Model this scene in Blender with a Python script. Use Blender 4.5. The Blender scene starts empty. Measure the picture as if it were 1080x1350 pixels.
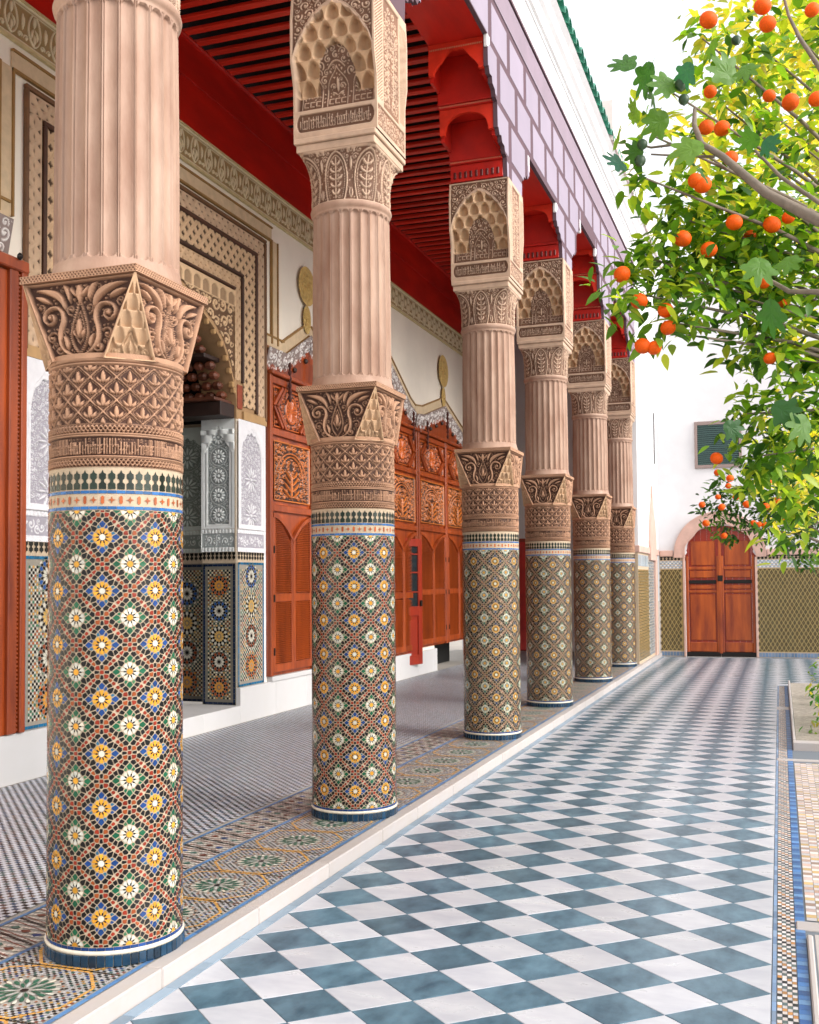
import bpy, math, random
import numpy as np
from mathutils import Matrix, Vector
PI = math.pi
S = bpy.context.scene
RND = random.Random(7)
# ------------------------------------------------------------------ camera
cam = bpy.data.objects.new('camera', bpy.data.cameras.new('camera'))
S.collection.objects.link(cam); S.camera = cam
cam.data.sensor_fit = 'VERTICAL'; cam.data.sensor_height = 24; cam.data.sensor_width = 19.2
cam.data.lens = 24.768; cam.data.shift_y = 0.0270
cam.data.clip_start = .05; cam.data.clip_end = 500
cR, cU, cF = (0.94381, 0.33038, -0.00788), (0.02049, -0.03469, 0.99919), (-0.32984, 0.94321, 0.03951)
cam.matrix_world = Matrix(((cR[0], cU[0], -cF[0], 0), (cR[1], cU[1], -cF[1], 0), (cR[2], cU[2], -cF[2], 1.6), (0, 0, 0, 1)))
cam.data.dof.use_dof = True; cam.data.dof.focus_distance = 6.0; cam.data.dof.aperture_fstop = 5.6
# ------------------------------------------------------------------ world, sun, exposure
SUN_EL, SUN_AZ = math.radians(32), math.radians(98)      # azimuth clockwise from +Y
W = bpy.data.worlds.new('World'); S.world = W; W.use_nodes = True
nt = W.node_tree; nt.nodes.clear()
sky = nt.nodes.new('ShaderNodeTexSky'); sky.sky_type = 'NISHITA'; sky.sun_disc = False
sky.sun_elevation = SUN_EL; sky.sun_rotation = SUN_AZ; sky.air_density = 1.0; sky.dust_density = 4.0; sky.ozone_density = 1.0
hs = nt.nodes.new('ShaderNodeHueSaturation'); hs.inputs['Saturation'].default_value = .22
bg = nt.nodes.new('ShaderNodeBackground'); bg.inputs[1].default_value = .15
wo = nt.nodes.new('ShaderNodeOutputWorld')
veil = nt.nodes.new('ShaderNodeVectorMath'); veil.operation = 'ADD'; veil.inputs[1].default_value = (3.9, 3.95, 4.1)      # bright thin overcast in front of the blue
nt.links.new(sky.outputs[0], hs.inputs['Color']); nt.links.new(hs.outputs[0], veil.inputs[0]); nt.links.new(veil.outputs[0], bg.inputs[0]); nt.links.new(bg.outputs[0], wo.inputs[0])
sun = bpy.data.objects.new('sun', bpy.data.lights.new('sun', 'SUN')); S.collection.objects.link(sun)
sun.data.energy = 1.4; sun.data.angle = math.radians(30); sun.data.color = (1, .96, .90)
d = Vector((math.sin(SUN_AZ) * math.cos(SUN_EL), math.cos(SUN_AZ) * math.cos(SUN_EL), math.sin(SUN_EL)))
sun.rotation_euler = d.to_track_quat('Z', 'Y').to_euler()
S.view_settings.view_transform = 'Standard'; S.view_settings.look = 'None'
S.view_settings.gamma = 1; S.view_settings.use_curve_mapping = False
S.view_settings.exposure = 0.42
S.render.engine = 'CYCLES'
S.cycles.max_bounces = 8; S.cycles.diffuse_bounces = 5; S.cycles.transparent_max_bounces = 8

# ------------------------------------------------------------------ helpers
def C(h):
    h = h.lstrip('#'); o = []
    for i in (0, 2, 4):
        c = int(h[i:i + 2], 16) / 255
        o.append(c / 12.92 if c < .04045 else ((c + .055) / 1.055) ** 2.4)
    return tuple(o)
def mat(name, base=(.5, .5, .5), rough=.6, attr=False, nscale=0, namt=.15, bump=0, bscale=60, spec=.5, coat=0, sheen=0,
        trans=0, stretch=(1, 1, 1), rnd=0, detail=5, ramp=None, metal=0, obj=False, ncol=None):
    m = bpy.data.materials.new(name); m.use_nodes = True; t = m.node_tree; N = t.nodes; L = t.links
    b = N['Principled BSDF']; b.inputs['Roughness'].default_value = rough; b.inputs['Specular IOR Level'].default_value = spec
    b.inputs['Coat Weight'].default_value = coat; b.inputs['Coat Roughness'].default_value = .12; b.inputs['Metallic'].default_value = metal
    col = None
    if attr:
        a = N.new('ShaderNodeAttribute'); a.attribute_name = 'col'; col = a.outputs['Color']
    else:
        r = N.new('ShaderNodeRGB'); r.outputs[0].default_value = (*base, 1); col = r.outputs[0]
    tc = N.new('ShaderNodeTexCoord'); mp = N.new('ShaderNodeMapping'); mp.inputs['Scale'].default_value = stretch
    if rnd or obj:
        oi = N.new('ShaderNodeObjectInfo'); ad = N.new('ShaderNodeVectorMath'); ad.operation = 'ADD'
        mu = N.new('ShaderNodeVectorMath'); mu.operation = 'SCALE'; mu.inputs[3].default_value = 50
        cmb = N.new('ShaderNodeCombineXYZ')
        L.new(oi.outputs['Random'], cmb.inputs[0]); L.new(oi.outputs['Random'], cmb.inputs[1]); L.new(cmb.outputs[0], mu.inputs[0])
        L.new(tc.outputs['Object'], ad.inputs[0]); L.new(mu.outputs[0], ad.inputs[1]); L.new(ad.outputs[0], mp.inputs[0])
    else:
        L.new(tc.outputs['Object'], mp.inputs[0])
    if nscale:
        n = N.new('ShaderNodeTexNoise'); n.inputs['Scale'].default_value = nscale; n.inputs['Detail'].default_value = detail
        n.inputs['Roughness'].default_value = .6; L.new(mp.outputs[0], n.inputs['Vector'])
        mr = N.new('ShaderNodeMapRange'); mr.inputs[1].default_value = .3; mr.inputs[2].default_value = .7
        L.new(n.outputs[0], mr.inputs[0])
        if ncol:
            mx = N.new('ShaderNodeMix'); mx.data_type = 'RGBA'; L.new(col, mx.inputs[6]); mx.inputs[7].default_value = (*ncol, 1)
            ms = N.new('ShaderNodeMath'); ms.operation = 'MULTIPLY'; ms.inputs[1].default_value = namt
            L.new(mr.outputs[0], ms.inputs[0]); L.new(ms.outputs[0], mx.inputs[0]); col = mx.outputs[2]
        else:
            mr.inputs[3].default_value = 1 - namt; mr.inputs[4].default_value = 1 + namt
            mx = N.new('ShaderNodeVectorMath'); mx.operation = 'SCALE'; L.new(col, mx.inputs[0]); L.new(mr.outputs[0], mx.inputs[3]); col = mx.outputs[0]
        rr = N.new('ShaderNodeMapRange'); rr.inputs[3].default_value = rough * .8; rr.inputs[4].default_value = min(1, rough * 1.25)
        L.new(n.outputs[0], rr.inputs[0]); L.new(rr.outputs[0], b.inputs['Roughness'])
    if rnd:
        m2 = N.new('ShaderNodeMapRange'); m2.inputs[3].default_value = 1 - rnd; m2.inputs[4].default_value = 1 + rnd
        L.new(oi.outputs['Random'], m2.inputs[0])
        mx = N.new('ShaderNodeVectorMath'); mx.operation = 'SCALE'; L.new(col, mx.inputs[0]); L.new(m2.outputs[0], mx.inputs[3]); col = mx.outputs[0]
    L.new(col, b.inputs['Base Color'])
    if bump:
        n2 = N.new('ShaderNodeTexNoise'); n2.inputs['Scale'].default_value = bscale; n2.inputs['Detail'].default_value = 4
        L.new(mp.outputs[0], n2.inputs['Vector'])
        bp = N.new('ShaderNodeBump'); bp.inputs['Strength'].default_value = bump; bp.inputs['Distance'].default_value = .004
        L.new(n2.outputs[0], bp.inputs['Height']); L.new(bp.outputs[0], b.inputs['Normal'])
    if trans:
        tr = N.new('ShaderNodeBsdfTranslucent'); mxs = N.new('ShaderNodeMixShader'); mxs.inputs[0].default_value = trans
        sc2 = N.new('ShaderNodeVectorMath'); sc2.operation = 'MULTIPLY'; sc2.inputs[1].default_value = (2.2, 2.0, .5)
        L.new(col, sc2.inputs[0]); L.new(sc2.outputs[0], tr.inputs[0])
        L.new(b.outputs[0], mxs.inputs[1]); L.new(tr.outputs[0], mxs.inputs[2]); L.new(mxs.outputs[0], N['Material Output'].inputs[0])
    return m
def link(o, parent=None):
    S.collection.objects.link(o)
    if parent is not None: o.parent = parent
    return o
def tag(o, label=None, cat=None, group=None, kind=None):
    if label: o['label'] = label
    if cat: o['category'] = cat
    if group: o['group'] = group
    if kind: o['kind'] = kind
    return o
def thing(name, label, cat, loc=(0, 0, 0), rz=0, group=None):
    o = bpy.data.objects.new(name, None); o.empty_display_size = .2; link(o)
    o.location = loc; o.rotation_euler = (0, 0, rz); return tag(o, label, cat, group)
def mk(name, V, F, m, parent=None, cols=None, smooth=False, vcols=None, loc=None):
    me = bpy.data.meshes.new(name)
    V = np.asarray(V, dtype=np.float32)
    if isinstance(F, np.ndarray):
        k = F.shape[1]; nf = len(F)
        me.vertices.add(len(V)); me.vertices.foreach_set('co', V.ravel())
        me.loops.add(nf * k); me.loops.foreach_set('vertex_index', F.astype(np.int32).ravel())
        me.polygons.add(nf); me.polygons.foreach_set('loop_start', np.arange(0, nf * k, k, dtype=np.int32))
        me.update(calc_edges=True)
    else:
        me.from_pydata(V.tolist(), [], F)
    if cols is not None:
        a = me.attributes.new('col', 'FLOAT_COLOR', 'FACE'); c = np.ones((len(me.polygons), 4), dtype=np.float32); c[:, :3] = cols
        a.data.foreach_set('color', c.ravel())
    if vcols is not None:
        a = me.attributes.new('col', 'FLOAT_COLOR', 'POINT'); c = np.ones((len(V), 4), dtype=np.float32); c[:, :3] = vcols
        a.data.foreach_set('color', c.ravel())
    if smooth: me.polygons.foreach_set('use_smooth', np.ones(len(me.polygons), dtype=bool))
    me.materials.append(m); me.validate(); me.update()
    o = bpy.data.objects.new(name, me); link(o, parent)
    if loc: o.location = loc
    return o
def inst(o, parent=None, loc=None, rz=None, name=None):
    c = o.copy(); link(c); c.parent = parent
    if loc is not None: c.location = loc
    if rz is not None: c.rotation_euler = (0, 0, rz)
    return c
class MB:
    def __init__(s): s.V = []; s.F = []; s.K = []
    def add(s, V, F, col=None):
        n = len(s.V); s.V += [tuple(v) for v in V]
        for f in F: s.F.append([i + n for i in f]); s.K.append(col or (.5, .5, .5))
    def box(s, a, b, col=None):
        x0, y0, z0 = a; x1, y1, z1 = b
        s.add([(x0, y0, z0), (x1, y0, z0), (x1, y1, z0), (x0, y1, z0), (x0, y0, z1), (x1, y0, z1), (x1, y1, z1), (x0, y1, z1)],
              [(0, 3, 2, 1), (4, 5, 6, 7), (0, 1, 5, 4), (1, 2, 6, 5), (2, 3, 7, 6), (3, 0, 4, 7)], col)
    def bbox(s, a, b, r, col=None):          # bevelled box: chamfer all edges
        x0, y0, z0 = a; x1, y1, z1 = b; r = min(r, (x1 - x0) * .45, (y1 - y0) * .45, (z1 - z0) * .45)
        V = []; 
        for X, sx in ((x0, 1), (x1, -1)):
            for Y, sy in ((y0, 1), (y1, -1)):
                for Z, sz in ((z0, 1), (z1, -1)):
                    V += [(X, Y + sy * r, Z + sz * r), (X + sx * r, Y, Z + sz * r), (X + sx * r, Y + sy * r, Z)]
        i = lambda a, b, c, k: (a * 4 + b * 2 + c) * 3 + k
        F = []
        for a in (0, 1): F.append([i(a, 0, 0, 0), i(a, 0, 1, 0), i(a, 1, 1, 0), i(a, 1, 0, 0)])
        for a in (0, 1): F.append([i(0, a, 0, 1), i(0, a, 1, 1), i(1, a, 1, 1), i(1, a, 0, 1)])
        for a in (0, 1): F.append([i(0, 0, a, 2), i(0, 1, a, 2), i(1, 1, a, 2), i(1, 0, a, 2)])
        for a in (0, 1):
            for b_ in (0, 1):
                F.append([i(a, b_, 0, 0), i(a, b_, 1, 0), i(a, b_, 1, 1), i(a, b_, 0, 1)])
                F.append([i(a, 0, b_, 0), i(a, 1, b_, 0), i(a, 1, b_, 2), i(a, 0, b_, 2)])
                F.append([i(0, a, b_, 1), i(1, a, b_, 1), i(1, a, b_, 2), i(0, a, b_, 2)])
        for a in (0, 1):
            for b_ in (0, 1):
                for c in (0, 1): F.append([i(a, b_, c, 0), i(a, b_, c, 1), i(a, b_, c, 2)])
        s.add(V, F, col)
    def prism(s, poly, a0, a1, axis='x', col=None, caps=(1, 1)):   # poly 2D extruded along axis
        def P(p, t):
            return (t, p[0], p[1]) if axis == 'x' else (p[0], t, p[1]) if axis == 'y' else (p[0], p[1], t)
        n = len(poly); V = [P(p, a0) for p in poly] + [P(p, a1) for p in poly]
        F = [(i, (i + 1) % n, (i + 1) % n + n, i + n) for i in range(n)]
        if caps[0]: F.append(tuple(range(n - 1, -1, -1)))
        if caps[1]: F.append(tuple(range(n, 2 * n)))
        s.add(V, F, col)
    def lathe(s, prof, n=48, c=(0, 0), col=None):
        V = [(c[0] + r * math.cos(2 * PI * j / n), c[1] + r * math.sin(2 * PI * j / n), z) for r, z in prof for j in range(n)]
        F = [(i * n + j, i * n + (j + 1) % n, (i + 1) * n + (j + 1) % n, (i + 1) * n + j) for i in range(len(prof) - 1) for j in range(n)]
        s.add(V, F, col)
    def tube(s, pts, rads, n=8, col=None):
        V = []; pts = [Vector(p) for p in pts]
        for i, p in enumerate(pts):
            t = (pts[min(i + 1, len(pts) - 1)] - pts[max(i - 1, 0)]).normalized()
            u = t.cross(Vector((0.13, .2, 1))).normalized(); w = t.cross(u)
            r = rads[i] if hasattr(rads, '__len__') else rads
            V += [p + (u * math.cos(2 * PI * j / n) + w * math.sin(2 * PI * j / n)) * r for j in range(n)]
        F = [(i * n + j, i * n + (j + 1) % n, (i + 1) * n + (j + 1) % n, (i + 1) * n + j) for i in range(len(pts) - 1) for j in range(n)]
        F += [tuple(range(n)), tuple(range(len(V) - 1, len(V) - n - 1, -1))]
        s.add(V, F, col)
    def build(s, name, m, parent=None, smooth=False, kind=None, loc=None):
        o = mk(name, s.V, s.F, m, parent, cols=np.array(s.K), smooth=smooth, loc=loc)
        if kind: o['kind'] = kind
        return o
def boxo(name, a, b, m, parent=None, r=0, kind=None):
    mb = MB(); (mb.bbox(a, b, r) if r else mb.box(a, b)); return mb.build(name, m, parent, kind=kind)

# --- 2D tile patterns: list of (polygon, colour)
def rot(p, a, c=(0, 0)):
    ca, sa = math.cos(a), math.sin(a)
    return [(c[0] + x * ca - y * sa, c[1] + x * sa + y * ca) for x, y in p]
def almond(cx, cy, a, l, w):
    return rot([(-l / 2, 0), (-l * .22, -w * .42), (l * .22, -w * .42), (l / 2, 0), (l * .22, w * .42), (-l * .22, w * .42)], a, (cx, cy))
def ngon(cx, cy, r, n, a=0): return [(cx + r * math.cos(a + 2 * PI * i / n), cy + r * math.sin(a + 2 * PI * i / n)) for i in range(n)]
def star(cx, cy, r, n, q=.45, a=0): return [(cx + (r if i % 2 == 0 else r * q) * math.cos(a + PI * i / n), cy + (r if i % 2 == 0 else r * q) * math.sin(a + PI * i / n)) for i in range(2 * n)]
def petal(cx, cy, a, r0, r1, w): return rot([(r0, 0), (r0 + (r1 - r0) * .55, -w / 2), (r1, -w * .32), (r1, w * .32), (r0 + (r1 - r0) * .55, w / 2)], a, (cx, cy))
def jit(c, a=.18):
    k = 1 + RND.uniform(-a, a); h = RND.uniform(-.06, .06)
    return tuple(max(0, min(1, x * k * (1 + h * s))) for x, s in zip(c, (1, 0, -1)))
YEL, WHT, BLK, RED, ORG, GRN, GRL, BLU, TEA, GRO, BRN, OCH, NAV = map(C, ('#d1942f', '#c9c4b4', '#151312', '#862a17', '#8f451f', '#15563a', '#3f6e4c', '#1b3f78', '#2b5f7a', '#d9c8b2', '#6b3420', '#c49a52', '#16233f'))

# --- relief: brush points (x, y, r) -> height field on a grid
def b_line(p, q, r0, r1=None, n=None):
    r1 = r0 if r1 is None else r1; L = math.hypot(q[0] - p[0], q[1] - p[1]); n = n or max(2, int(L / (.5 * max(r0, r1, 1e-4))) + 1)
    return [(p[0] + (q[0] - p[0]) * t, p[1] + (q[1] - p[1]) * t, r0 + (r1 - r0) * t) for t in (i / (n - 1) for i in range(n))]
def b_curve(P, r0, r1=None, leaf=False, n=26):
    r1 = r0 if r1 is None else r1; o = []
    for i in range(n):
        t = i / (n - 1)
        if len(P) == 3: w = ((1 - t) ** 2, 2 * t * (1 - t), t * t)
        else: w = ((1 - t) ** 3, 3 * t * (1 - t) ** 2, 3 * t * t * (1 - t), t ** 3)
        r = (r0 * max(.12, math.sin(PI * min(1, t * .9 + .08)))) if leaf else r0 + (r1 - r0) * t
        o.append((sum(a * p[0] for a, p in zip(w, P)), sum(a * p[1] for a, p in zip(w, P)), r))
    return o
def b_spiral(cx, cy, R, turns, a0, r, d=1, n=None):
    n = n or int(30 * turns); o = []
    for i in range(n):
        t = i / (n - 1); rr = R * (1 - .92 * t); a = a0 + d * 2 * PI * turns * t
        o.append((cx + rr * math.cos(a), cy + rr * math.sin(a), r * (1 - .3 * t)))
    return o + [(cx, cy, r * 1.5)]
def mirror(b): return b + [(-x, y, r) for x, y, r in b]
def field(X, Y, B, edge):
    B = np.array(B, dtype=np.float32); h = np.zeros(X.shape, dtype=np.float32); Xf = X.ravel().astype(np.float32); Yf = Y.ravel().astype(np.float32); o = np.full(Xf.shape, -1e3, dtype=np.float32)
    for i in range(0, len(B), 64):
        b = B[i:i + 64]; dd = b[:, 2][None] - np.hypot(Xf[:, None] - b[:, 0][None], Yf[:, None] - b[:, 1][None])
        o = np.maximum(o, dd.max(1))
    return np.clip(o / edge, 0, 1).reshape(X.shape)
def fill(B, x0, x1, y0, y1, s, seed, inside=None, tries=500, kinds='sl'):   # fills the gaps of a panel with curls and leaflets
    r = random.Random(seed); B = list(B); A = np.array(B) if B else np.zeros((0, 3))
    for k in range(tries):
        f = 1 - .76 * (k / tries) ** .8
        R = s * f; x = r.uniform(x0, x1); y = r.uniform(y0, y1)
        if x - R * .8 < x0 or x + R * .8 > x1 or y - R * .8 < y0 or y + R * .8 > y1: continue
        if inside and not (inside(x, y) and inside(x + R * .7, y) and inside(x - R * .7, y) and inside(x, y - R * .7) and inside(x, y + R * .7)): continue
        if len(A) and (np.hypot(A[:, 0] - x, A[:, 1] - y) - A[:, 2]).min() < R * .80: continue
        a = r.uniform(0, 2 * PI)
        if f > .5 and 's' in kinds:
            nb = b_spiral(x, y, R * .85, 1.25, a, R * .17, r.choice((-1, 1)))
        else:
            nb = []
            for da in (-.7, 0, .7): nb += b_curve([(x - R * .7 * math.cos(a), y - R * .7 * math.sin(a)), (x, y), (x + R * .8 * math.cos(a + da), y + R * .8 * math.sin(a + da))], R * .27, leaf=True, n=7)
        B += nb; A = np.array(B)
    return B
def grid_faces(nx, ny, wrap=False):
    i = np.arange(nx if wrap else nx - 1); j = np.arange(ny - 1); I, J = np.meshgrid(i, j); I2 = (I + 1) % nx
    return np.stack([J * nx + I, J * nx + I2, (J + 1) * nx + I2, (J + 1) * nx + I], -1).reshape(-1, 4)

# ------------------------------------------------------------------ materials
M = {}
M['stone'] = mat('carved_stone', attr=True, rough=.75, nscale=7, namt=.16, bump=.35, bscale=140, obj=True)
M['shaft'] = mat('shaft_stone', C('#b2937f'), rough=.62, nscale=6, namt=.8, ncol=C('#8a6450'), bump=.3, bscale=90, stretch=(1, 1, .35), obj=True)
M['zellige'] = mat('glazed_tile', attr=True, rough=.2, nscale=30, namt=.12, bump=.12, bscale=70, spec=.38)
M['zellige_floor'] = mat('floor_tile', attr=True, rough=.38, nscale=6, namt=.12, bump=.1, bscale=60, spec=.4)
M['grout'] = mat('grout', C('#b8a48b'), rough=.8, nscale=40, namt=.12)
M['grout_floor'] = mat('floor_grout', C('#a09a92'), rough=.8, nscale=5, namt=.14)
M['marble'] = mat('white_marble', C('#c6c7cb'), rough=.28, nscale=4.2, namt=.42, ncol=C('#85879a'), rnd=.09, stretch=(1, 2.2, 1), detail=9)
M['slate'] = mat('blue_grey_marble', C('#5f8091'), rough=.30, nscale=6.5, namt=.95, ncol=C('#2c4a5b'), rnd=.2, detail=9, stretch=(1.6, 1, 1))
M['border'] = mat('grey_border_marble', C('#74899b'), rough=.4, nscale=7, namt=.5, ncol=C('#9eacb8'), rnd=.2)
M['kerb'] = mat('kerb_marble', C('#b5aeac'), rough=.45, nscale=9, namt=.35, ncol=C('#b7a999'), rnd=.06)
M['joint'] = mat('court_joint', C('#6f767d'), rough=.8)
M['plinth'] = mat('plinth_marble', C('#c6c4c4'), rough=.4, nscale=4, namt=.35, ncol=C('#bfbcb8'), rnd=.05)
M['plaster'] = mat('cream_plaster', C('#f0e6d6'), rough=.85, nscale=1.5, namt=.05, bump=.1, bscale=30)
M['white'] = mat('white_plaster', C('#dcdadb'), rough=.85, nscale=1.2, namt=.08, bump=.15, bscale=25)
M['lilac'] = mat('lilac_block', C('#978b9a'), rough=.8, nscale=3, namt=.06, rnd=.05)
M['mauve'] = mat('mauve_joint', C('#5c434c'), rough=.85, nscale=4, namt=.12)
M['mauve2'] = mat('mauve_band', C('#8b7a86'), rough=.8, nscale=3, namt=.1)
M['stucco'] = mat('white_stucco', attr=True, rough=.8, nscale=12, namt=.06)
M['cream'] = mat('cream_stucco', attr=True, rough=.8, nscale=9, namt=.12)
M['redwood'] = mat('red_painted_wood', C('#cf2010'), rough=.42, nscale=3, namt=.6, ncol=C('#7c0d0b'), stretch=(1, .25, 1), bump=.15, bscale=40)
M['redcarve'] = mat('red_carved_wood', attr=True, rough=.45, nscale=6, namt=.22)
M['joist'] = mat('red_joist_wood', C('#d22c16'), rough=.42, nscale=3, namt=.25, rnd=.12, stretch=(.3, 1, 1))
M['dark'] = mat('dark_boards', C('#1c0a08'), rough=.8)
M['wood'] = mat('varnished_cedar', C('#a84a18'), rough=.34, nscale=7, namt=.85, ncol=C('#64220b'), stretch=(1, 1, .14), rnd=.08, coat=.25)
M['woodc'] = mat('carved_cedar', attr=True, rough=.36, nscale=9, namt=.2, stretch=(1, 1, .3), coat=.15)
M['reddoor'] = mat('red_door_wood', C('#9c2c10'), rough=.3, nscale=6, namt=.6, ncol=C('#74160a'), stretch=(1, 1, .15), coat=.3)
M['glass'] = mat('window_glass', C('#20282c'), rough=.06, spec=.8)
M['black'] = mat('black_void', C('#0d0c0c'), rough=.9)
M['darkwood'] = mat('dark_carved_wood', attr=True, rough=.55, nscale=8, namt=.3)
M['iron'] = mat('dark_iron', C('#2a2624'), rough=.45, metal=.6)
M['green'] = mat('green_glazed_tile', C('#3d8a70'), rough=.22, nscale=8, namt=.25, rnd=.25)
M['pink'] = mat('pink_plaster', C('#c9a698'), rough=.8, nscale=5, namt=.12, bump=.2, bscale=30)
M['pinkwall'] = mat('pale_pink_wall', C('#ecd9d4'), rough=.85, nscale=2, namt=.05)
M['bark'] = mat('bark', C('#7d7062'), rough=.85, nscale=14, namt=.3, bump=.6, bscale=60)
M['leaf'] = mat('citrus_leaf', attr=True, rough=.38, trans=.45, spec=.45)
M['figleaf'] = mat('fig_leaf', attr=True, rough=.5, trans=.34)
M['orange'] = mat('orange_peel', C('#f05c02'), rough=.5, spec=.25, nscale=5, namt=.12, bump=.3, bscale=220, rnd=.12)
M['fig'] = mat('green_fig', C('#24401f'), rough=.45, nscale=8, namt=.2)
M['soil'] = mat('soil', C('#9a9184'), rough=.95, nscale=20, namt=.3, bump=.8, bscale=40)
M['ground'] = mat('ground', C('#a39a90'), rough=.9, nscale=1, namt=.15)

STN, STN_SHADE = np.array(C('#ad8468')), np.array(C('#432619'))  # stone face, and its cut ground darkened with painted recess shade
STN2, STN2_SHADE = np.array(C('#bc9f88')), np.array(C('#694a38'))      # paler upper stone
def two(h, a, b, p=1.0):  # tones by relief depth, putting shade of carved hollows into the colour
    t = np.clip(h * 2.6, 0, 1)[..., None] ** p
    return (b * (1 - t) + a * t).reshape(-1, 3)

# ------------------------------------------------------------------ column
R0 = .2905
YC = [4.063, 6.869, 10.613, 13.492, 16.859, 19.897]; XC = -2.8215
CELL = 2 * PI * R0 / 8
def zell_cell(pal):          # one repeat of the tile pattern, cell coordinates 0..1; returns (field tiles, yellow rosette, white rosette)
    sd = []                                                     # x, y, radius weight, colour, which list
    def ros(k, cx, cy, c0, c1, c2, c3):
        sd.append((cx, cy, .056, c0, k))
        for q in range(10): a = 2 * PI * q / 10 + PI / 10; sd.append((cx + .122 * math.cos(a), cy + .122 * math.sin(a), .052, c1, k))
        for q in range(4):
            a = PI / 2 * q; sd.append((cx + .243 * math.cos(a), cy + .243 * math.sin(a), .060, c2, 0))
            for s in (-1, 1):
                b = a + s * .37; sd.append((cx + .213 * math.cos(b), cy + .213 * math.sin(b), .040, c3 if s > 0 else c2, 0))
                b = a + s * .235; sd.append((cx + .325 * math.cos(b), cy + .325 * math.sin(b), .052, BLK, 0))
            a += PI / 4; sd.append((cx + .225 * math.cos(a), cy + .225 * math.sin(a), .064, BLK, 0))
            for s in (-1, 1): b = a + s * .27; sd.append((cx + .272 * math.cos(b), cy + .272 * math.sin(b), .052, BLK, 0))
    ros(1, 0, 0, pal['w'], pal['y'], pal['b'], pal['b2']); ros(2, .5, .5, pal['y'], pal['w'], pal['g'], pal['g2'])
    for cx, cy in ((.5, 0), (0, .5)):
        sd.append((cx, cy, .046, pal['r'], 0))
        for q in range(4):
            a = PI / 4 + PI / 2 * q; c, s = math.cos(a), math.sin(a)
            sd.append((cx + .105 * c, cy + .105 * s, .050, pal['r' if q % 2 else 'r2'], 0)); sd.append((cx + .205 * c, cy + .205 * s, .038, pal['r2' if q % 2 else 'r'], 0)); sd.append((cx + .300 * c, cy + .300 * s, .030, pal['r'], 0))
            b = PI / 2 * q; sd.append((cx + .085 * math.cos(b), cy + .085 * math.sin(b), .044, BLK, 0))
    allp = [(x + i, y + j, r) for x, y, r, _, _ in sd for i in (-1, 0, 1) for j in (-1, 0, 1)]
    L = ([], [], [])
    for x, y, r, c, k in sd:
        P = ngon(x, y, r * (1.32 if k else 1.16), 12, .2)
        for ox, oy, orr in allp:
            dx, dy = ox - x, oy - y; dd = math.hypot(dx, dy)
            if dd < 1e-6 or dd > .26: continue
            t = (dd * dd + r * r - orr * orr) / (2 * dd) - (.0092 if k else .0096); ux, uy = dx / dd, dy / dd; o = []
            for i in range(len(P)):
                a, b = P[i], P[(i + 1) % len(P)]; ia = t - ((a[0] - x) * ux + (a[1] - y) * uy); ib = t - ((b[0] - x) * ux + (b[1] - y) * uy)
                if ia >= 0: o.append(a)
                if (ia >= 0) != (ib >= 0): w = ia / (ia - ib); o.append((a[0] + (b[0] - a[0]) * w, a[1] + (b[1] - a[1]) * w))
            P = o
            if len(P) < 3: break
        if len(P) > 2: L[k].append((P, c))
    # small dark points between the petals, let into the flower
    for k, cx, cy in ((1, 0, 0), (2, .5, .5)):
        for q in range(10): a = 2 * PI * q / 10; L[k].append((petal(cx, cy, a, .054, .112, .034), BLK))
    return L
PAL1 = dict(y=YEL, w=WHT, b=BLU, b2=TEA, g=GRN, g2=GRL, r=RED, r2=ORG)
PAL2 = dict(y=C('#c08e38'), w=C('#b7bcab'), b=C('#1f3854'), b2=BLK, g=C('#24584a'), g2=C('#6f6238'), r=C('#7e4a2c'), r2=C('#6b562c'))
A0 = math.radians(-66.7)
def cyl(mb, poly, col, r, thick=.0022, u0=0, z0=0, sc=CELL):
    V = []
    for x, y in poly:
        a = A0 + (x * sc + u0) / R0; V.append((r * math.cos(a), r * math.sin(a), z0 + y * sc))
    n = len(V); mb.add(V, [tuple(range(n))], col)
ZB, ZT = .084, 1.912
def clip_z(poly, lo, hi):
    def cut(P, k, s):
        o = []
        for i in range(len(P)):
            a, b = P[i], P[(i + 1) % len(P)]; ia, ib = s * (a[1] - k) >= 0, s * (b[1] - k) >= 0
            if ia: o.append(a)
            if ia != ib: t = (k - a[1]) / (b[1] - a[1]); o.append((a[0] + (b[0] - a[0]) * t, k))
        return o
    return cut(cut(poly, lo, 1), hi, -1)
def mosaic(pal, rosette_parts):
    fieldb, ros = MB(), []
    f, ya, wa = zell_cell(pal); zc = 1.912                     # centre row of white flowers at the top edge
    rt = R0 + .0028
    for i in range(8):
        for j in range(9):
            u0 = i * CELL; z0 = zc - .5 * CELL - j * CELL       # cell origin = a yellow flower
            lo, hi = (ZB - z0) / CELL, (ZT - z0) / CELL
            for L, isr in ((f, 0), (ya, 1), (wa, 1)):
                tgt = MB() if (isr and rosette_parts) else fieldb
                for P, c in L:
                    Q = clip_z(P, lo, hi)
                    if len(Q) > 2 and max(q[1] for q in Q) - min(q[1] for q in Q) > .012: cyl(tgt, Q, jit(c), rt, u0=u0, z0=z0)
                if tgt is not fieldb and len(tgt.V): ros.append(tgt)
    return fieldb, ros
def ring(r0, z0, r1, z1, n=96, col=None, mb=None):
    mb = mb or MB(); mb.lathe([(r0, z0), (r1, z1)], n, col=col); return mb
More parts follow.
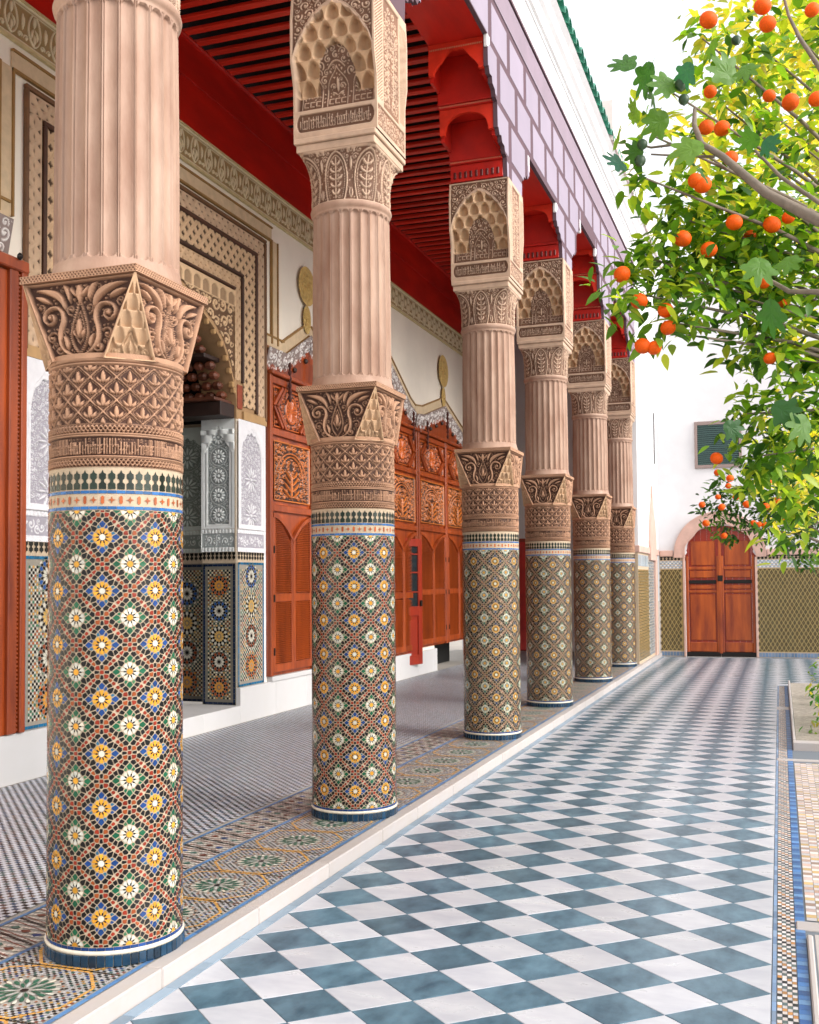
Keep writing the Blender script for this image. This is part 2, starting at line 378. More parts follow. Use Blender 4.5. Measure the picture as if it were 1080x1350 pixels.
# tile bands above the mosaic
def merlon(w, h): # stepped lance shape, base at y=0
    return [(-w * .40, 0), (-w * .40, h * .28), (-w * .17, h * .36), (-w * .17, h * .48), (-w * .38, h * .56), (-w * .38, h * .78), (-w * .14, h * .84), (0, h * 1.0), (w * .14, h * .84), (w * .38, h * .78), (w * .38, h * .56), (w * .17, h * .48), (w * .17, h * .36), (w * .40, h * .28), (w * .40, 0)]
def make_drum_bands():
    mb = MB(); n = 48; rt = R0 + .003
    for k in range(n):
        a = A0 + 2 * PI * k / n
        def put(poly, col, r=rt):
            mb.add([(r * math.cos(a + x / R0), r * math.sin(a + x / R0), z) for x, z in poly], [tuple(range(len(poly)))], col)
        w = 2 * PI * R0 / n
        for zz in (1.916, 1.984):
            put([(-w / 2 + .001, zz), (w / 2 - .001, zz), (w / 2 - .001, zz + .013), (-w / 2 + .001, zz + .013)], jit(C('#2a5f97'), .3))
        c = jit(C('#a8552a'), .25)
        if k % 2: put(star(0, 1.9565, .0165, 4, .35), c)
        else: put([(-.007, 1.944), (0, 1.938), (.007, 1.944), (.007, 1.969), (0, 1.975), (-.007, 1.969)], c)
        c = jit(C('#1f2a20'), .5)
        put([(x, 2.002 + z) for x, z in merlon(w, .083)], c)
    return mb
# carved drum (height field on a cylinder)
def drum_profile():
    NP = 16; nx = 34 * NP; zs = np.linspace(2.092, 2.585, 150)
    u = np.arange(nx) / nx * NP; U, Z = np.meshgrid(u, zs)
    h = np.zeros(U.shape); r = np.full(U.shape, R0 + .004)
    # lattice with leaf, cell 1 x .1m, unit cell evaluated once
    cx, cz = 34, 32
    gx, gy = np.meshgrid((np.arange(cx) + .5) / cx - .5, (np.arange(cz) + .5) / cz - .5); gx = gx * .114; gy = gy * .10
    B = []
    for ox, oy in ((0, 0), (-.057, -.05), (.057, -.05), (-.057, .05), (.057, .05)):
        for s in (-1, 1):
            # wavy diamond edges
            for t in (-1, 1):
                B += b_curve([(ox + s * .057, oy), (ox + s * .046, oy + t * .012), (ox + s * .016, oy + t * .034), (ox, oy + t * .05)], .0042, n=14)
                B += b_curve([(ox + s * .043, oy), (ox + s * .034, oy + t * .013), (ox + s * .012, oy + t * .026), (ox, oy + t * .037)], .0026, n=12)
        B += b_curve([(ox, oy - .028), (ox, oy), (ox, oy + .03)], .0105, leaf=True, n=12)
        for s in (-1, 1): B += b_curve([(ox, oy - .018), (ox + s * .02, oy - .026), (ox + s * .029, oy + .006)], .0078, leaf=True, n=10)
    cell = field(gx, gy, B, .004)
    z0, z1 = 2.285, 2.535
    iy = ((zs - z0) / .10 * cz).astype(int) % cz; ix = (np.arange(nx) % cx)
    lat = cell[np.ix_(iy, ix)]
    # braid
    def braid(zc, hw, per):
        t = U * per * 2 * PI; v = (Z - zc) / hw
        a = np.abs(v - .62 * np.sin(t)); b = np.abs(v + .62 * np.sin(t)); return np.clip(1.4 - 3.6 * np.minimum(a, b), 0, 1)
    H = np.full(U.shape, 1.0)
    m = (Z > z0) & (Z < z1); H[m] = lat[m]
    for zc in (2.2625, 2.118):
        m = np.abs(Z - zc) < .0165; H[m] = braid(zc, .0165, 3)[m]
    # carved letter-like foliage band
    B = []; r_ = random.Random(3); Wd = 2 * .114
    x = -.5 * Wd + .006
    while x < .5 * Wd - .004:
        hgt = r_.choice((.062, .062, .034, .046)); B += b_line((x, 2.155), (x, 2.157 + hgt), .0034, .004)
        if r_.random() < .5: B += b_curve([(x, 2.158), (x + .008, 2.15), (x + .016, 2.162)], .0032, n=8)
        if r_.random() < .5: B += b_curve([(x + .003, 2.188), (x + .012, 2.2), (x + .016, 2.186)], .003, leaf=False, n=8)
        if r_.random() < .4: B += b_curve([(x + .007, 2.172), (x + .011, 2.178), (x + .009, 2.17)], .0034, n=6)
        x += r_.uniform(.009, .0145)
    B = fill(B, -.5 * Wd, .5 * Wd, 2.152, 2.226, .014, 4, None, 900)
    bz = (zs > 2.148) & (zs < 2.23); gx, gy = np.meshgrid((np.arange(68) + .5) / 68 * Wd - Wd / 2, zs[bz])
    f = field(gx, gy, B, .0035); H[bz] = f[:, np.arange(nx) % 68]
    # fine grooves between bands
    for zz in (2.094, 2.139, 2.238, 2.2825, 2.537, 2.55):
        H[np.abs(Z - zz) < .002] = .2
    a = U / NP * 2 * PI + A0
    depth = .014; rr = r + (H - 1) * depth
    rr = rr + np.where(Z > 2.5605, .004, 0)
    V = np.stack([rr * np.cos(a), rr * np.sin(a), Z], -1).reshape(-1, 3)
    return V, grid_faces(nx, len(zs), True), two(H, STN, STN_SHADE)
# lower capital: four trapezoid faces, four corner niches
HB, HT, ZC0, ZC1 = .133, .287, 2.56, 2.912
def cap_face():
    nx, nz = 130, 84; Hh = ZC1 - ZC0
    v = np.linspace(0, Hh, nz); s = np.linspace(-1, 1, nx); Sx, Vz = np.meshgrid(s, v); half = HB + (HT - HB) * Vz / Hh; X = Sx * half
    B = []
    k = (HT - HB) / Hh
    hv = lambda y: HB + k * y
    B += mirror(b_curve([(0, .03), (.075, .10), (.03, .17), (0, .265)], .006))
    B += mirror(b_curve([(0, .075), (.04, .12), (.018, .165), (0, .215)], .0045))
    B += b_curve([(0, .10), (0, .14), (0, .19)], .014, leaf=True)
    B += mirror(b_curve([(0, .10), (.03, .11), (.026, .145)], .008, leaf=True))
    B += b_curve([(0, .255), (0, .3), (0, .335)], .016, leaf=True)
    B += mirror(b_curve([(0, .275), (.035, .29), (.05, .33)], .010, leaf=True))
    B += mirror(b_curve([(.012, .02), (.09, .03), (.115, .10), (.085, .165)], .0085, .011))
    B += mirror(b_curve([(.085, .165), (.07, .215), (.11, .255), (.15, .235)], .011, .009))
    B += mirror(b_spiral(.148, .195, .040, 1.35, PI / 2, .0085, -1))
    B += mirror(b_curve([(.075, .225), (.08, .29), (.14, .315), (.245, .325)], .017, leaf=True, n=40))
    B += mirror(b_curve([(.15, .26), (.19, .285), (.235, .295)], .012, leaf=True))
    B += mirror(b_curve([(.05, .255), (.05, .31), (.09, .34)], .012, leaf=True))
    B += mirror(b_curve([(.06, .05), (.05, .085), (.085, .12)], .011, leaf=True))
    B += mirror(b_spiral(.098, .055, .024, 1.1, PI, .0062, 1))
    half_in = lambda x, y: abs(x) < hv(y) - .016 and .012 < y < Hh - .012
    h1 = [b for b in fill([b for b in B], 0.004, HT, .01, Hh - .01, .034, 5, half_in, 2600)]
    B = mirror([b for b in h1 if b[0] >= -.001])
    B += b_line((-HB, .004), (HB, .004), .0065) + b_line((-HT, Hh - .004), (HT, Hh - .004), .006)
    B += mirror(b_line((HB - .004, 0), (HT - .004, Hh), .0085))
    H = field(X, Vz, B, .0055)
    return X, Vz + ZC0, H
def cap_corner():
    n1, n2 = 60, 84; v = np.linspace(0, 1, n2); s = np.linspace(-1, 1, n1); Sx, T = np.meshgrid(s, v)
    w0 = math.hypot(HT - HB, HT - HB) / 2; half = w0 * (1 - T) + .004 * T; X = Sx * half; Y = T * (ZC1 - ZC0)
    H = np.zeros(X.shape)      # depth into stone 0..1
    rows = 5; rh = .95 / rows; 
    for k in range(rows):
        m = (T >= k * rh) & (T < (k + 1) * rh); t = (T - k * rh) / rh
        cw = w0 * .44; off = 0 if k % 2 else cw / 2
        q = ((X + off) / cw) - np.round((X + off) / cw); arch = np.clip(1 - (np.abs(q) / (.5 * np.sqrt(np.clip(1 - t ** 1.6, 0, 1)) + 1e-3)) ** 2.2, 0, 1)
        H[m] = (arch * (.35 + .65 * (1 - t)) * .9 + .28 * (1 - T))[m]
    B = []
    for sx in (-1, 1):
        B += b_curve([(0, .012), (sx * .05, .03), (sx * .02, .06), (0, .115)], .0045); B += b_spiral(sx * .062, .035, .018, 1.1, 0, .0045, sx)
        B += b_curve([(sx * .02, .02), (sx * .035, .05), (sx * .03, .07)], .006, leaf=True)
    B += b_curve([(0, .03), (0, .055), (0, .085)], .009, leaf=True)
    top = .085 + .035 * np.cos(X / .10 * PI * 2)
    m = Y < top * (np.abs(X) < w0); f = field(X, Y, B, .004); H = np.where(m, 1.05 - .5 * f, H)
    edge = np.minimum((half - np.abs(X)), Y + .002); H = H * .8; H = np.where(edge < .007, 0, H); H = np.where((T > .93), .0, H)
    return X, Y + ZC0, H
def capital_mesh():
    Vs, Fs, Cs, n = [], [], [], 0
    X, Z, H = cap_face(); D = .026
    for k in range(4):
        a = PI / 2 * k; px = X; py = -(HT + (H - 1) * D)
        V = np.stack([px * math.cos(a) - py * math.sin(a), px * math.sin(a) + py * math.cos(a), Z], -1).reshape(-1, 3)
        Vs.append(V); Fs.append(grid_faces(X.shape[1], X.shape[0]) + n); Cs.append(two(H, STN, STN_SHADE)); n += len(V)
    X, Z, H = cap_corner(); T = (Z - ZC0) / (ZC1 - ZC0); w = (HB + HT) / 2
    for k in range(4):
        a = PI / 2 * k
        mid = np.stack([w * (1 - T) + HT * T, -(w * (1 - T) + HT * T)], -1); nd = 1 / math.sqrt(2)
        px = mid[..., 0] + X * nd - H * .03 * nd; py = mid[..., 1] + X * nd + H * .03 * nd
        V = np.stack([px * math.cos(a) - py * math.sin(a), px * math.sin(a) + py * math.cos(a), Z], -1).reshape(-1, 3)
        t = np.clip(H, 0, 1)[..., None]; col = (np.array(C('#c09c7a')) * (1 - t * .2)).reshape(-1, 3)  # niche hollows darken with depth, shade put into the colour
        Vs.append(V); Fs.append(grid_faces(X.shape[1], X.shape[0]) + n); Cs.append(col); n += len(V)
    return np.concatenate(Vs), np.concatenate(Fs), np.concatenate(Cs)
def square_braid(z0, z1, hs, amp=.006):     # carved square collar
    nx, nz = 260, 14; Vs, Fs, Cs, n = [], [], [], 0
    s = np.linspace(-hs, hs, nx); z = np.linspace(z0, z1, nz); X, Z = np.meshgrid(s, z); v = (Z - (z0 + z1) / 2) / ((z1 - z0) / 2)
    t = X * 2 * PI / .034; H = np.clip(1.5 - 3.4 * np.minimum(np.abs(v - .55 * np.sin(t)), np.abs(v + .55 * np.sin(t))), 0, 1); H[np.abs(v) > .8] = 1
    for k in range(4):
        a = PI / 2 * k; py = -(hs + (H - 1) * amp)
        V = np.stack([X * math.cos(a) - py * math.sin(a), X * math.sin(a) + py * math.cos(a), Z], -1).reshape(-1, 3)
        Vs.append(V); Fs.append(grid_faces(nx, nz) + n); Cs.append(two(H, STN, STN_SHADE)); n += len(V)
    return Vs, Fs, Cs, n
def shaft_mesh():
    NF = 24; K = 30; nx = NF * K; Z0, Z1 = 2.945, 4.215
    zs = np.concatenate([np.linspace(2.945, 2.998, 8), np.linspace(3.0, 3.05, 16), np.linspace(3.09, 4.11, 14), np.linspace(4.125, 4.165, 14), np.linspace(4.17, 4.215, 7)])
    u = (np.arange(nx) % K + .5) / K - .5; U, Z = np.meshgrid(u, zs); aa = np.arange(nx) / nx * 2 * PI + .1; A = np.broadcast_to(aa, U.shape)
    base = np.interp(zs, [2.945, 2.95, 2.99, 3.02, 3.6, 4.15, 4.17, 4.185, 4.20, 4.215], [.296, .296, .283, .278, .2765, .270, .272, .284, .288, .284])[:, None]
    hw = .40; end_lo, end_hi = 3.008, 4.155; rr_ = hw * .076
    q = np.abs(U) / hw; lo = end_lo + rr_ * (1 - np.sqrt(np.clip(1 - q ** 2, 0, 1))); hi = end_hi - rr_ * (1 - np.sqrt(np.clip(1 - q ** 2, 0, 1)))
    ins = (q < 1) & (Z > lo) & (Z < hi)
    dep = np.where(ins, .017 * np.sqrt(np.clip(1 - q ** 2 * .9, 0, 1)) + .002, 0)
    bead = np.where((np.abs(np.abs(U) - .455) < .025) & (Z > lo - .01) & (Z < hi + .01), .004, 0)
    r = base - dep - bead - np.where((np.abs(U) > .415) & (np.abs(U) < .452) & (Z > end_lo) & (Z < end_hi), .010, 0)
    V = np.stack([r * np.cos(A), r * np.sin(A), Z], -1).reshape(-1, 3)
    return V, grid_faces(nx, len(zs), True)
def bell_mesh():            # palmette capital below the impost
    nx, nz = 400, 70; a = np.arange(nx) / nx * 2 * PI; t = np.linspace(0, 1, nz); A, T = np.meshgrid(a, t)
    sq = .287 / np.maximum(np.abs(np.cos(A)), np.abs(np.sin(A))); sq = np.minimum(sq, .375); k = np.clip((T - .25) / .75, 0, 1) ** 2.0
    R = .281 * (1 - k) + sq * k
    q = ((A / (PI / 4) + .5) % 1) - .5; x = q * .215; y = T * .36
    B = mirror(b_curve([(0, .340), (.075, .31), (.105, .17), (.06, .0)], .0062, n=60)); B += mirror(b_curve([(0, .315), (.06, .285), (.086, .17), (.045, .02)], .0040, n=50))
    for yy, l in ((.05, .03), (.10, .045), (.15, .055), (.20, .05), (.25, .035)):
        B += mirror(b_curve([(.004, yy), (l * .5, yy - .005), (l, yy + .03)], .0085, leaf=True, n=12)); B += mirror(b_spiral(l * .75, yy + .022, .009, 1, 0, .003, 1))
    B += b_line((0, .02), (0, .30), .004); B += mirror(b_curve([(.107, .36), (.095, .33), (.075, .35)], .008, leaf=True)); B += mirror(b_spiral(.09, .33, .013, 1.2, 0, .004, 1))
    B += mirror(b_curve([(.107, .30), (.104, .25), (.107, .2)], .007, leaf=True)); B += mirror(b_curve([(.107, .02), (.09, .05), (.107, .1)], .007, leaf=True)); B = fill(B, -.107, .107, .01, .35, .026, 6, None, 1600)
    gx, gy = np.meshgrid((np.arange(50) + .5) / 50 * .215 - .1075, t * .36); f = field(gx, gy, B, .0045)
    idx = ((np.arange(nx) + 25) % 50); H = f[:, idx]; H[0:2] = 1; H[-3:] = 1
    r = R + (H - 1) * .013; Z = 4.215 + T * .365
    V = np.stack([r * np.cos(A), r * np.sin(A), Z], -1).reshape(-1, 3)
    return V, grid_faces(nx, nz, True), two(H, STN2, STN2_SHADE)
# impost block
HX = .312; ZI0, ZI1 = 4.675, 5.69
def hy_of(z): return np.interp(z, [4.675, 5.04, 5.16, 5.2, 5.5, 5.56, 5.69], [.287, .291, .325, .34, .343, .335, .315])
def impost_front():
    nx, nz = 170, 250; x = np.linspace(-HX, HX, nx); z = np.linspace(ZI0, ZI1, nz); X, Z = np.meshgrid(x, z)
    D = np.zeros(X.shape); col = np.zeros(X.shape)            # depth (m) into the block
    # inscription cartouche
    def rbox(x0, x1, z0, z1): return (X > x0) & (X < x1) & (Z > z0) & (Z < z1)
    B = []; r_ = random.Random(11); xx = -.262
    while xx < .255:
        hh = r_.choice((.075, .08, .045, .055)); B += b_line((xx, 4.745), (xx, 4.748 + hh), .0042, .005)
        if r_.random() < .6: B += b_curve([(xx, 4.75), (xx + .012, 4.735), (xx + .026, 4.755)], .0045, n=10)
        if r_.random() < .6: B += b_spiral(xx + .012, 4.80, .012, .9, r_.uniform(0, 6), .004, 1)
        if r_.random() < .4: B += b_curve([(xx + .01, 4.775), (xx + .016, 4.785), (xx + .012, 4.77)], .005, n=6)
        xx += r_.uniform(.013, .022)
    cart = rbox(-.288, .288, 4.722, 4.845) & (((np.abs(X) < .25)) | (np.hypot(np.abs(X) - .25, (Z - 4.7835) * .6) < .038))
    D = np.where(cart, .014 * (1 - field(X, Z, B, .005)), D)
    # arcaded arabesque panel
    B = []
    zp = 4.90
    for cx in (-.19, 0, .19):
        w = .075
        B += [(cx + s * a, b, r) for s in (-1, 1) for a, b, r in (b_line((w, zp), (w, zp + .12), .0045) + b_curve([(w, zp + .12), (w * 1.05, zp + .2), (.012, zp + .22), (0, zp + .27)], .0045))]
        B += [(cx + s * a, b, r) for s in (-1, 1) for a, b, r in (b_spiral(.032, zp + .14, .022, 1.2, 0, .0055, 1) + b_curve([(0, zp + .08), (.03, zp + .09), (.045, zp + .11)], .007, leaf=True) + b_spiral(.03, zp + .085, .016, 1.1, PI, .0045, -1))]
        B += b_curve([(cx, zp + .1), (cx, zp + .15), (cx, zp + .21)], .011, leaf=True)
        for q in range(3):
            x0 = cx - .06 + q * .045; B += b_line((x0, zp + .015), (x0 + .028, zp + .015), .005) + b_line((x0, zp + .015), (x0, zp + .05), .0045) + b_line((x0, zp + .05), (x0 + .03, zp + .05), .0045)
    B += b_curve([(-.06, zp + .26), (0, zp + .34), (.06, zp + .26)], .006) + b_spiral(0, zp + .34, .026, 1, PI / 2, .006, 1)
    B = fill(B, -.28, .28, zp, 5.36, .035, 8, None, 2600)
    pan = (np.abs(X) < .285) & (Z > 4.872)
    # arch outline (multifoil pointed), top at 5.60
    def archz(x): return 5.245 + .345 * np.clip(1 - (np.abs(x) / .292) ** 1.5, 0, 1) ** .75
    az = archz(X) ; lob = .016 * np.abs(np.sin(X / .292 * PI * 4.5)); inside = (Z < az - lob) & (np.abs(X) < .29) & (Z > 4.872)
    f = field(X, Z, B, .0055)
    # muqarnas tiers measured radially from (0, 5.06)
    rad = np.hypot(X / .292, (Z - 5.06) / .54); ang = np.arctan2(X / .292, np.maximum((Z - 5.06), -.05) / .54)
    muq = inside & (rad > .47) & (Z > 4.985); rh = .118; cw = .112
    rr0 = (Z - 4.985) / rh; ti = np.floor(rr0); tf = rr0 - ti; q = X / cw + .5 * (ti % 2); qf = np.abs(q - np.round(q)) * 2
    wv = .95 * np.clip(1 - tf ** 2.4, 0, 1) ** .62 * np.clip(.72 + tf * 1.4, 0, 1); cup = np.where(qf < wv, 1 - (qf / np.maximum(wv, 1e-3)) ** 2, 0) ** .75 * np.clip(tf * 3.2, 0, 1)
    dm = .084 - .018 * ti + .070 * cup - .012 * tf
    D = np.where(inside & ~muq, .058 + .016 * (1 - f) - .02 * np.clip((5.0 - Z) / .1, 0, 1), D); D = np.where(muq, dm, D)
    # spandrels
    Bs = mirror(fill([], .01, .295, 5.30, 5.675, .04, 9, lambda x, y: y > 5.27 + .345 * max(0, 1 - (abs(x) / .292) ** 1.5) ** .75, 1500))
    sp = (Z > az + .022) & (np.abs(X) < .295) & (Z < 5.675); fs = field(X, Z, Bs, .0055); D = np.where(sp, .013 * (1 - fs), D)
    D = np.where((np.abs(Z - az - .012) < .0025) & (Z > 5.25), .006, D)
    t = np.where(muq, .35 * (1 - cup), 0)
    tone = np.where(inside & ~muq, f, np.where(sp, fs, np.where(cart, field(X, Z, B, .005) * 0 + (D < .007), 1.0)))
    ed = np.abs(X) > HX - .004; D = np.where(ed, 0, D); D[0] = 0; D[-1] = 0; tone = np.where(ed, 1, tone)
    cl = two(tone, STN2, STN2_SHADE).reshape(*X.shape, 3); yel = np.array(C('#c6a482')); cl = np.where(muq[..., None], yel * (1 - .10 * cup[..., None]), cl)  # muqarnas cups slightly darker inside, shade put into the colour
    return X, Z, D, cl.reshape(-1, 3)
def impost_side():
    nx, nz = 130, 220; s = np.linspace(-1, 1, nx); z = np.linspace(ZI0, ZI1, nz); Sx, Z = np.meshgrid(s, z); Y = Sx * hy_of(Z)
    B = mirror(fill([], .004, .15, 4.90, 5.64, .036, 21, lambda x, y: x < .145 - max(0, y - 5.5) * .6, 3500))
    B += mirror(b_curve([(.02, 4.92), (.1, 5.1), (.02, 5.25), (.09, 5.45)], .005, n=80)) 
    pan = (np.abs(Y) < .152) & (Z > 4.87) & (Z < 5.655)
    f = field(Y, Z, B, .0045); H = np.ones(Y.shape); H = np.where(pan, f, H)
    B2 = fill([], -.27, .27, 4.71, 4.85, .03, 22, None, 1800); low = (np.abs(Y) < .27) & (Z > 4.705) & (Z < 4.855); H = np.where(low, field(Y, Z, B2, .0045), H)
    side = (np.abs(Y) > .175) & (np.abs(Y) < hy_of(Z) - .018) & (Z > 4.9) & (Z < 5.62)
    H = np.where(side, np.clip(.5 + .8 * np.sin((Z + np.abs(Y) * .8) * 2 * PI / .022), 0, 1), H)
    for k in (.160,): H = np.where((np.abs(np.abs(Y) - k) < .0025) & (Z > 4.86), .3, H)
    H[:, 0] = 1; H[:, -1] = 1; H[0] = 1; H[-1] = 1
    return Y, Z, H
def impost_mesh():
    Vs, Fs, Cs, n = [], [], [], 0
    X, Z, D, cl = impost_front()
    for s in (-1, 1):
        py = s * (hy_of(Z) - D); px = -s * X
        V = np.stack([px, py, Z], -1).reshape(-1, 3); Vs.append(V); Fs.append(grid_faces(X.shape[1], X.shape[0]) + n); Cs.append(cl); n += len(V)
    Y, Z, H = impost_side()
    for s in (-1, 1):
        px = s * (HX + (H - 1) * .009); V = np.stack([px, s * Y, Z], -1).reshape(-1, 3)
        Vs.append(V); Fs.append(grid_faces(Y.shape[1], Y.shape[0]) + n); Cs.append(two(H, STN2 * 1.04, STN2_SHADE * 1.5)); n += len(V)
    return np.concatenate(Vs), np.concatenate(Fs), np.concatenate(Cs)

def part_mesh(name, data, m, parent, smooth=True):
    return mk(name, data[0], data[1], m, parent, vcols=(data[2] if len(data) > 2 else None), smooth=smooth)
M['basetile'] = mat('base_tile_glaze', C('#12334a'), rough=.22, rnd=.5, nscale=25, namt=.25)
def make_column(pal, fine, label):
    t = thing('mosaic_column', label, 'column', group='mosaic columns of the arcade')
    g = MB(); g.lathe([(R0, .06), (R0, 2.1)], 96); g.lathe([(0, 2.99), (.27, 2.99)], 24)
    g.build('grout_core', M['grout'], t, smooth=True)
    # base: upright blue tiles, white ring, thin blue ring
    b = MB(); b.lathe([(.295, 0), (.295, .050), (.299, .051), (.3005, .058), (.299, .065), (.2925, .067)], 96, col=C('#d5cdbc')); b.build('base_ring', M['zellige'], t, smooth=True)
    nb = 54; w = 2 * PI * .301 / nb
    if fine:
        tb = MB(); tb.bbox((-.002, -w / 2 + .0015, .002), (.006, w / 2 - .0015, .049), .002, C('#1d4a6e'))
        for k in range(nb):
            a = 2 * PI * k / nb
            if k == 0: base_o = tb.build('base_tile', M['basetile'], t); o = base_o
            else: o = inst(base_o, t)
            o.location = (.296 * math.cos(a), .296 * math.sin(a), 0); o.rotation_euler = (0, 0, a)
    else:
        tb = MB()
        for k in range(nb):
            a = 2 * PI * k / nb; da = (w / 2 - .0015) / .301; r = .3005
            tb.add([(r * math.cos(a + s * da), r * math.sin(a + s * da), z) for s, z in ((-1, .002), (1, .002), (1, .049), (-1, .049))], [(0, 1, 2, 3)], jit(C('#12334a'), .4))
        tb.build('base_tiles', M['zellige'], t, kind='stuff')
    b = MB()
    for k in range(nb):
        a = 2 * PI * k / nb; da = (w / 2 - .001) / .301
        b.add([(R0 + .002) and ((R0 + .0025) * math.cos(a + s * da), (R0 + .0025) * math.sin(a + s * da), z) for s, z in ((-1, .068), (1, .068), (1, .081), (-1, .081))], [(0, 1, 2, 3)], jit(BLU, .3))
    b.build('blue_band', M['zellige'], t, kind='stuff')
    fb, ros = mosaic(pal, fine); fb.build('mosaic', M['zellige'], t, kind='stuff')
    for r in ros: r.build('rosette', M['zellige'], t)
    make_drum_bands().build('tile_frieze', M['zellige'], t, kind='stuff')
    part_mesh('carved_drum', drum_profile(), M['stone'], t)
    part_mesh('lower_capital', capital_mesh(), M['stone'], t)
    Vs, Fs, Cs, n = square_braid(2.914, 2.946, .297)
    V = np.concatenate(Vs); F = np.concatenate(Fs); Cc = np.concatenate(Cs)
    q = len(V); V = np.concatenate([V, [(-.297, -.297, 2.946), (.297, -.297, 2.946), (.297, .297, 2.946), (-.297, .297, 2.946), (-.297, -.297, 2.914), (.297, -.297, 2.914), (.297, .297, 2.914), (-.297, .297, 2.914)]])
    F = np.concatenate([F, [(q, q + 1, q + 2, q + 3), (q + 7, q + 6, q + 5, q + 4)]]); Cc = np.concatenate([Cc, np.tile(STN, (8, 1))])
    mk('abacus', V, F, M['stone'], t, vcols=Cc)
    part_mesh('fluted_shaft', shaft_mesh(), M['shaft'], t)
    part_mesh('upper_capital', bell_mesh(), M['stone'], t)
    a = MB(); c2 = tuple(STN2)
    a.bbox((-.291, -.291, 4.58), (.291, .291, 4.632), .004, c2); a.bbox((-.306, -.306, 4.634), (.306, .306, 4.6745), .006, c2); a.build('upper_abacus', M['stone'], t)
    part_mesh('impost_block', impost_mesh(), M['stone'], t)
    return t
LC = ['nearest mosaic column, largest at the left edge of the arcade', 'second nearest mosaic column, standing alone left of centre', 'third mosaic column from the front, beside the carved cedar doors',
      'fourth mosaic column, just behind the third one', 'fifth mosaic column along the kerb', 'sixth and farthest mosaic column, against the end pier']
cols = []
c0 = make_column(PAL1, True, LC[0]); c0.location = (XC, YC[0], 0); cols.append(c0)
def copy_thing(t, loc, label=None, rz=None, skip=()):
    r = t.copy(); link(r); r.location = loc
    if rz is not None: r.rotation_euler = (0, 0, rz)
    if label: r['label'] = label
    for ch in t.children:
        if ch.name.split('.')[0] in skip: continue
        c = ch.copy(); link(c); c.parent = r
        for g in ch.children:
            dd = g.copy(); link(dd); dd.parent = c
    return r
c1 = copy_thing(c0, (XC, YC[1], 0), LC[1], skip=('base_tile',))
bt = MB(); nb = 54
for k in range(nb):
    a = 2 * PI * k / nb; da = (PI / nb) * .92; r = .3005
    bt.add([(r * math.cos(a + s * da), r * math.sin(a + s * da), z) for s, z in ((-1, .002), (1, .002), (1, .049), (-1, .049))], [(0, 1, 2, 3)], jit(C('#12334a'), .4))
bto = bt.build('base_tiles', M['zellige'], c1, kind='stuff')
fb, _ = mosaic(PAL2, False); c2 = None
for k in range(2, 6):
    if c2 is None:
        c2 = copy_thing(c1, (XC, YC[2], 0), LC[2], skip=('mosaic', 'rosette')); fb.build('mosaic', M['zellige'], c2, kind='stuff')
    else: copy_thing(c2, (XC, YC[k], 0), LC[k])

# ------------------------------------------------------------------ floors
def st(name, *a, **k): o = boxo(name, *a, **k); o['kind'] = 'structure'; return o
gr = st('ground', (-60, -30, -.6), (60, 90, -.2), M['ground'])
court = st('court_floor', (-2.45, -1, -.2), (9, 23.7, -.081), M['joint'])
HXC, HYC = .1935, .1722                                   # half diagonals of the chequer tiles
x0c, y0c = -2.388, 3.71
def rhomb(hx, hy, kind):
    g = .0019
    P = {'full': [(-hx + g, 0), (0, -hy + g), (hx - g, 0), (0, hy - g)], 'left': [(g, -hy + 2 * g), (hx - g, 0), (g, hy - 2 * g)], 'right': [(-g, -hy + 2 * g), (-g, hy - 2 * g), (-hx + g, 0)]}[kind]
    cx = sum(p[0] for p in P) / len(P); cy = sum(p[1] for p in P) / len(P); Q = [(cx + (x - cx) * .985, cy + (y - cy) * .985) for x, y in P]
    n = len(P); V = [(x, y, -.085) for x, y in P] + [(x, y, -.0762) for x, y in P] + [(x, y, -.075) for x, y in Q]
    F = [(i, (i + 1) % n, (i + 1) % n + n, i + n) for i in range(n)] + [(i + n, (i + 1) % n + n, (i + 1) % n + 2 * n, i + 2 * n) for i in range(n)] + [tuple(range(2 * n, 3 * n))]
    return V, F
base = {}
def court_tile(kind, dark, x, y):
    k = (kind, dark)
    if k not in base:
        V, F = rhomb(HXC, HYC, kind); o = mk('marble_tile', V, F, M['slate' if dark else 'marble'], court); base[k] = o
    else: o = inst(base[k], court)
    o.location = (x, y, RND.uniform(-.0006, .0006)); o.rotation_euler = (RND.uniform(-.002, .002), RND.uniform(-.002, .002), 0)
far = {0: MB(), 1: MB()}
for j in range(-4, 116):
    y = y0c + j * HYC
    for i in range(0, 13 if y < 17.75 else 40):
        if (i + j) % 2: continue
        x = x0c + i * HXC                                      # tile centres; columns 0 and 12 are half tiles
        kind = 'left' if i == 0 else 'right' if i == 12 and y < 17.75 else 'full'
        dark = (i % 2 == 1); px = x
        if y < 10.2: court_tile(kind, dark, px, y)
        elif y < 23.5: V, F = rhomb(HXC, HYC, kind); far[dark].add([(a + px, b + y, c) for a, b, c in V], F)
for dk in (0, 1):
    o = far[dk].build('far_marble_tiles', M['slate' if dk else 'marble'], court); o['kind'] = 'stuff'
# grey border of small marble slabs beside the kerb
bo = None; y = 1.8
while y < 23.4:
    L = RND.choice((.27, .3, .33))
    if bo is None: mb = MB(); mb.bbox((-.027, -.148, -.085), (.029, .148, -.075), .0015); bo = mb.build('border_slab', M['border'], court); o = bo
    else: o = inst(bo, court)
    o.location = (-2.419, y + L / 2, 0); o.scale = (1, L / .299, 1); y += L
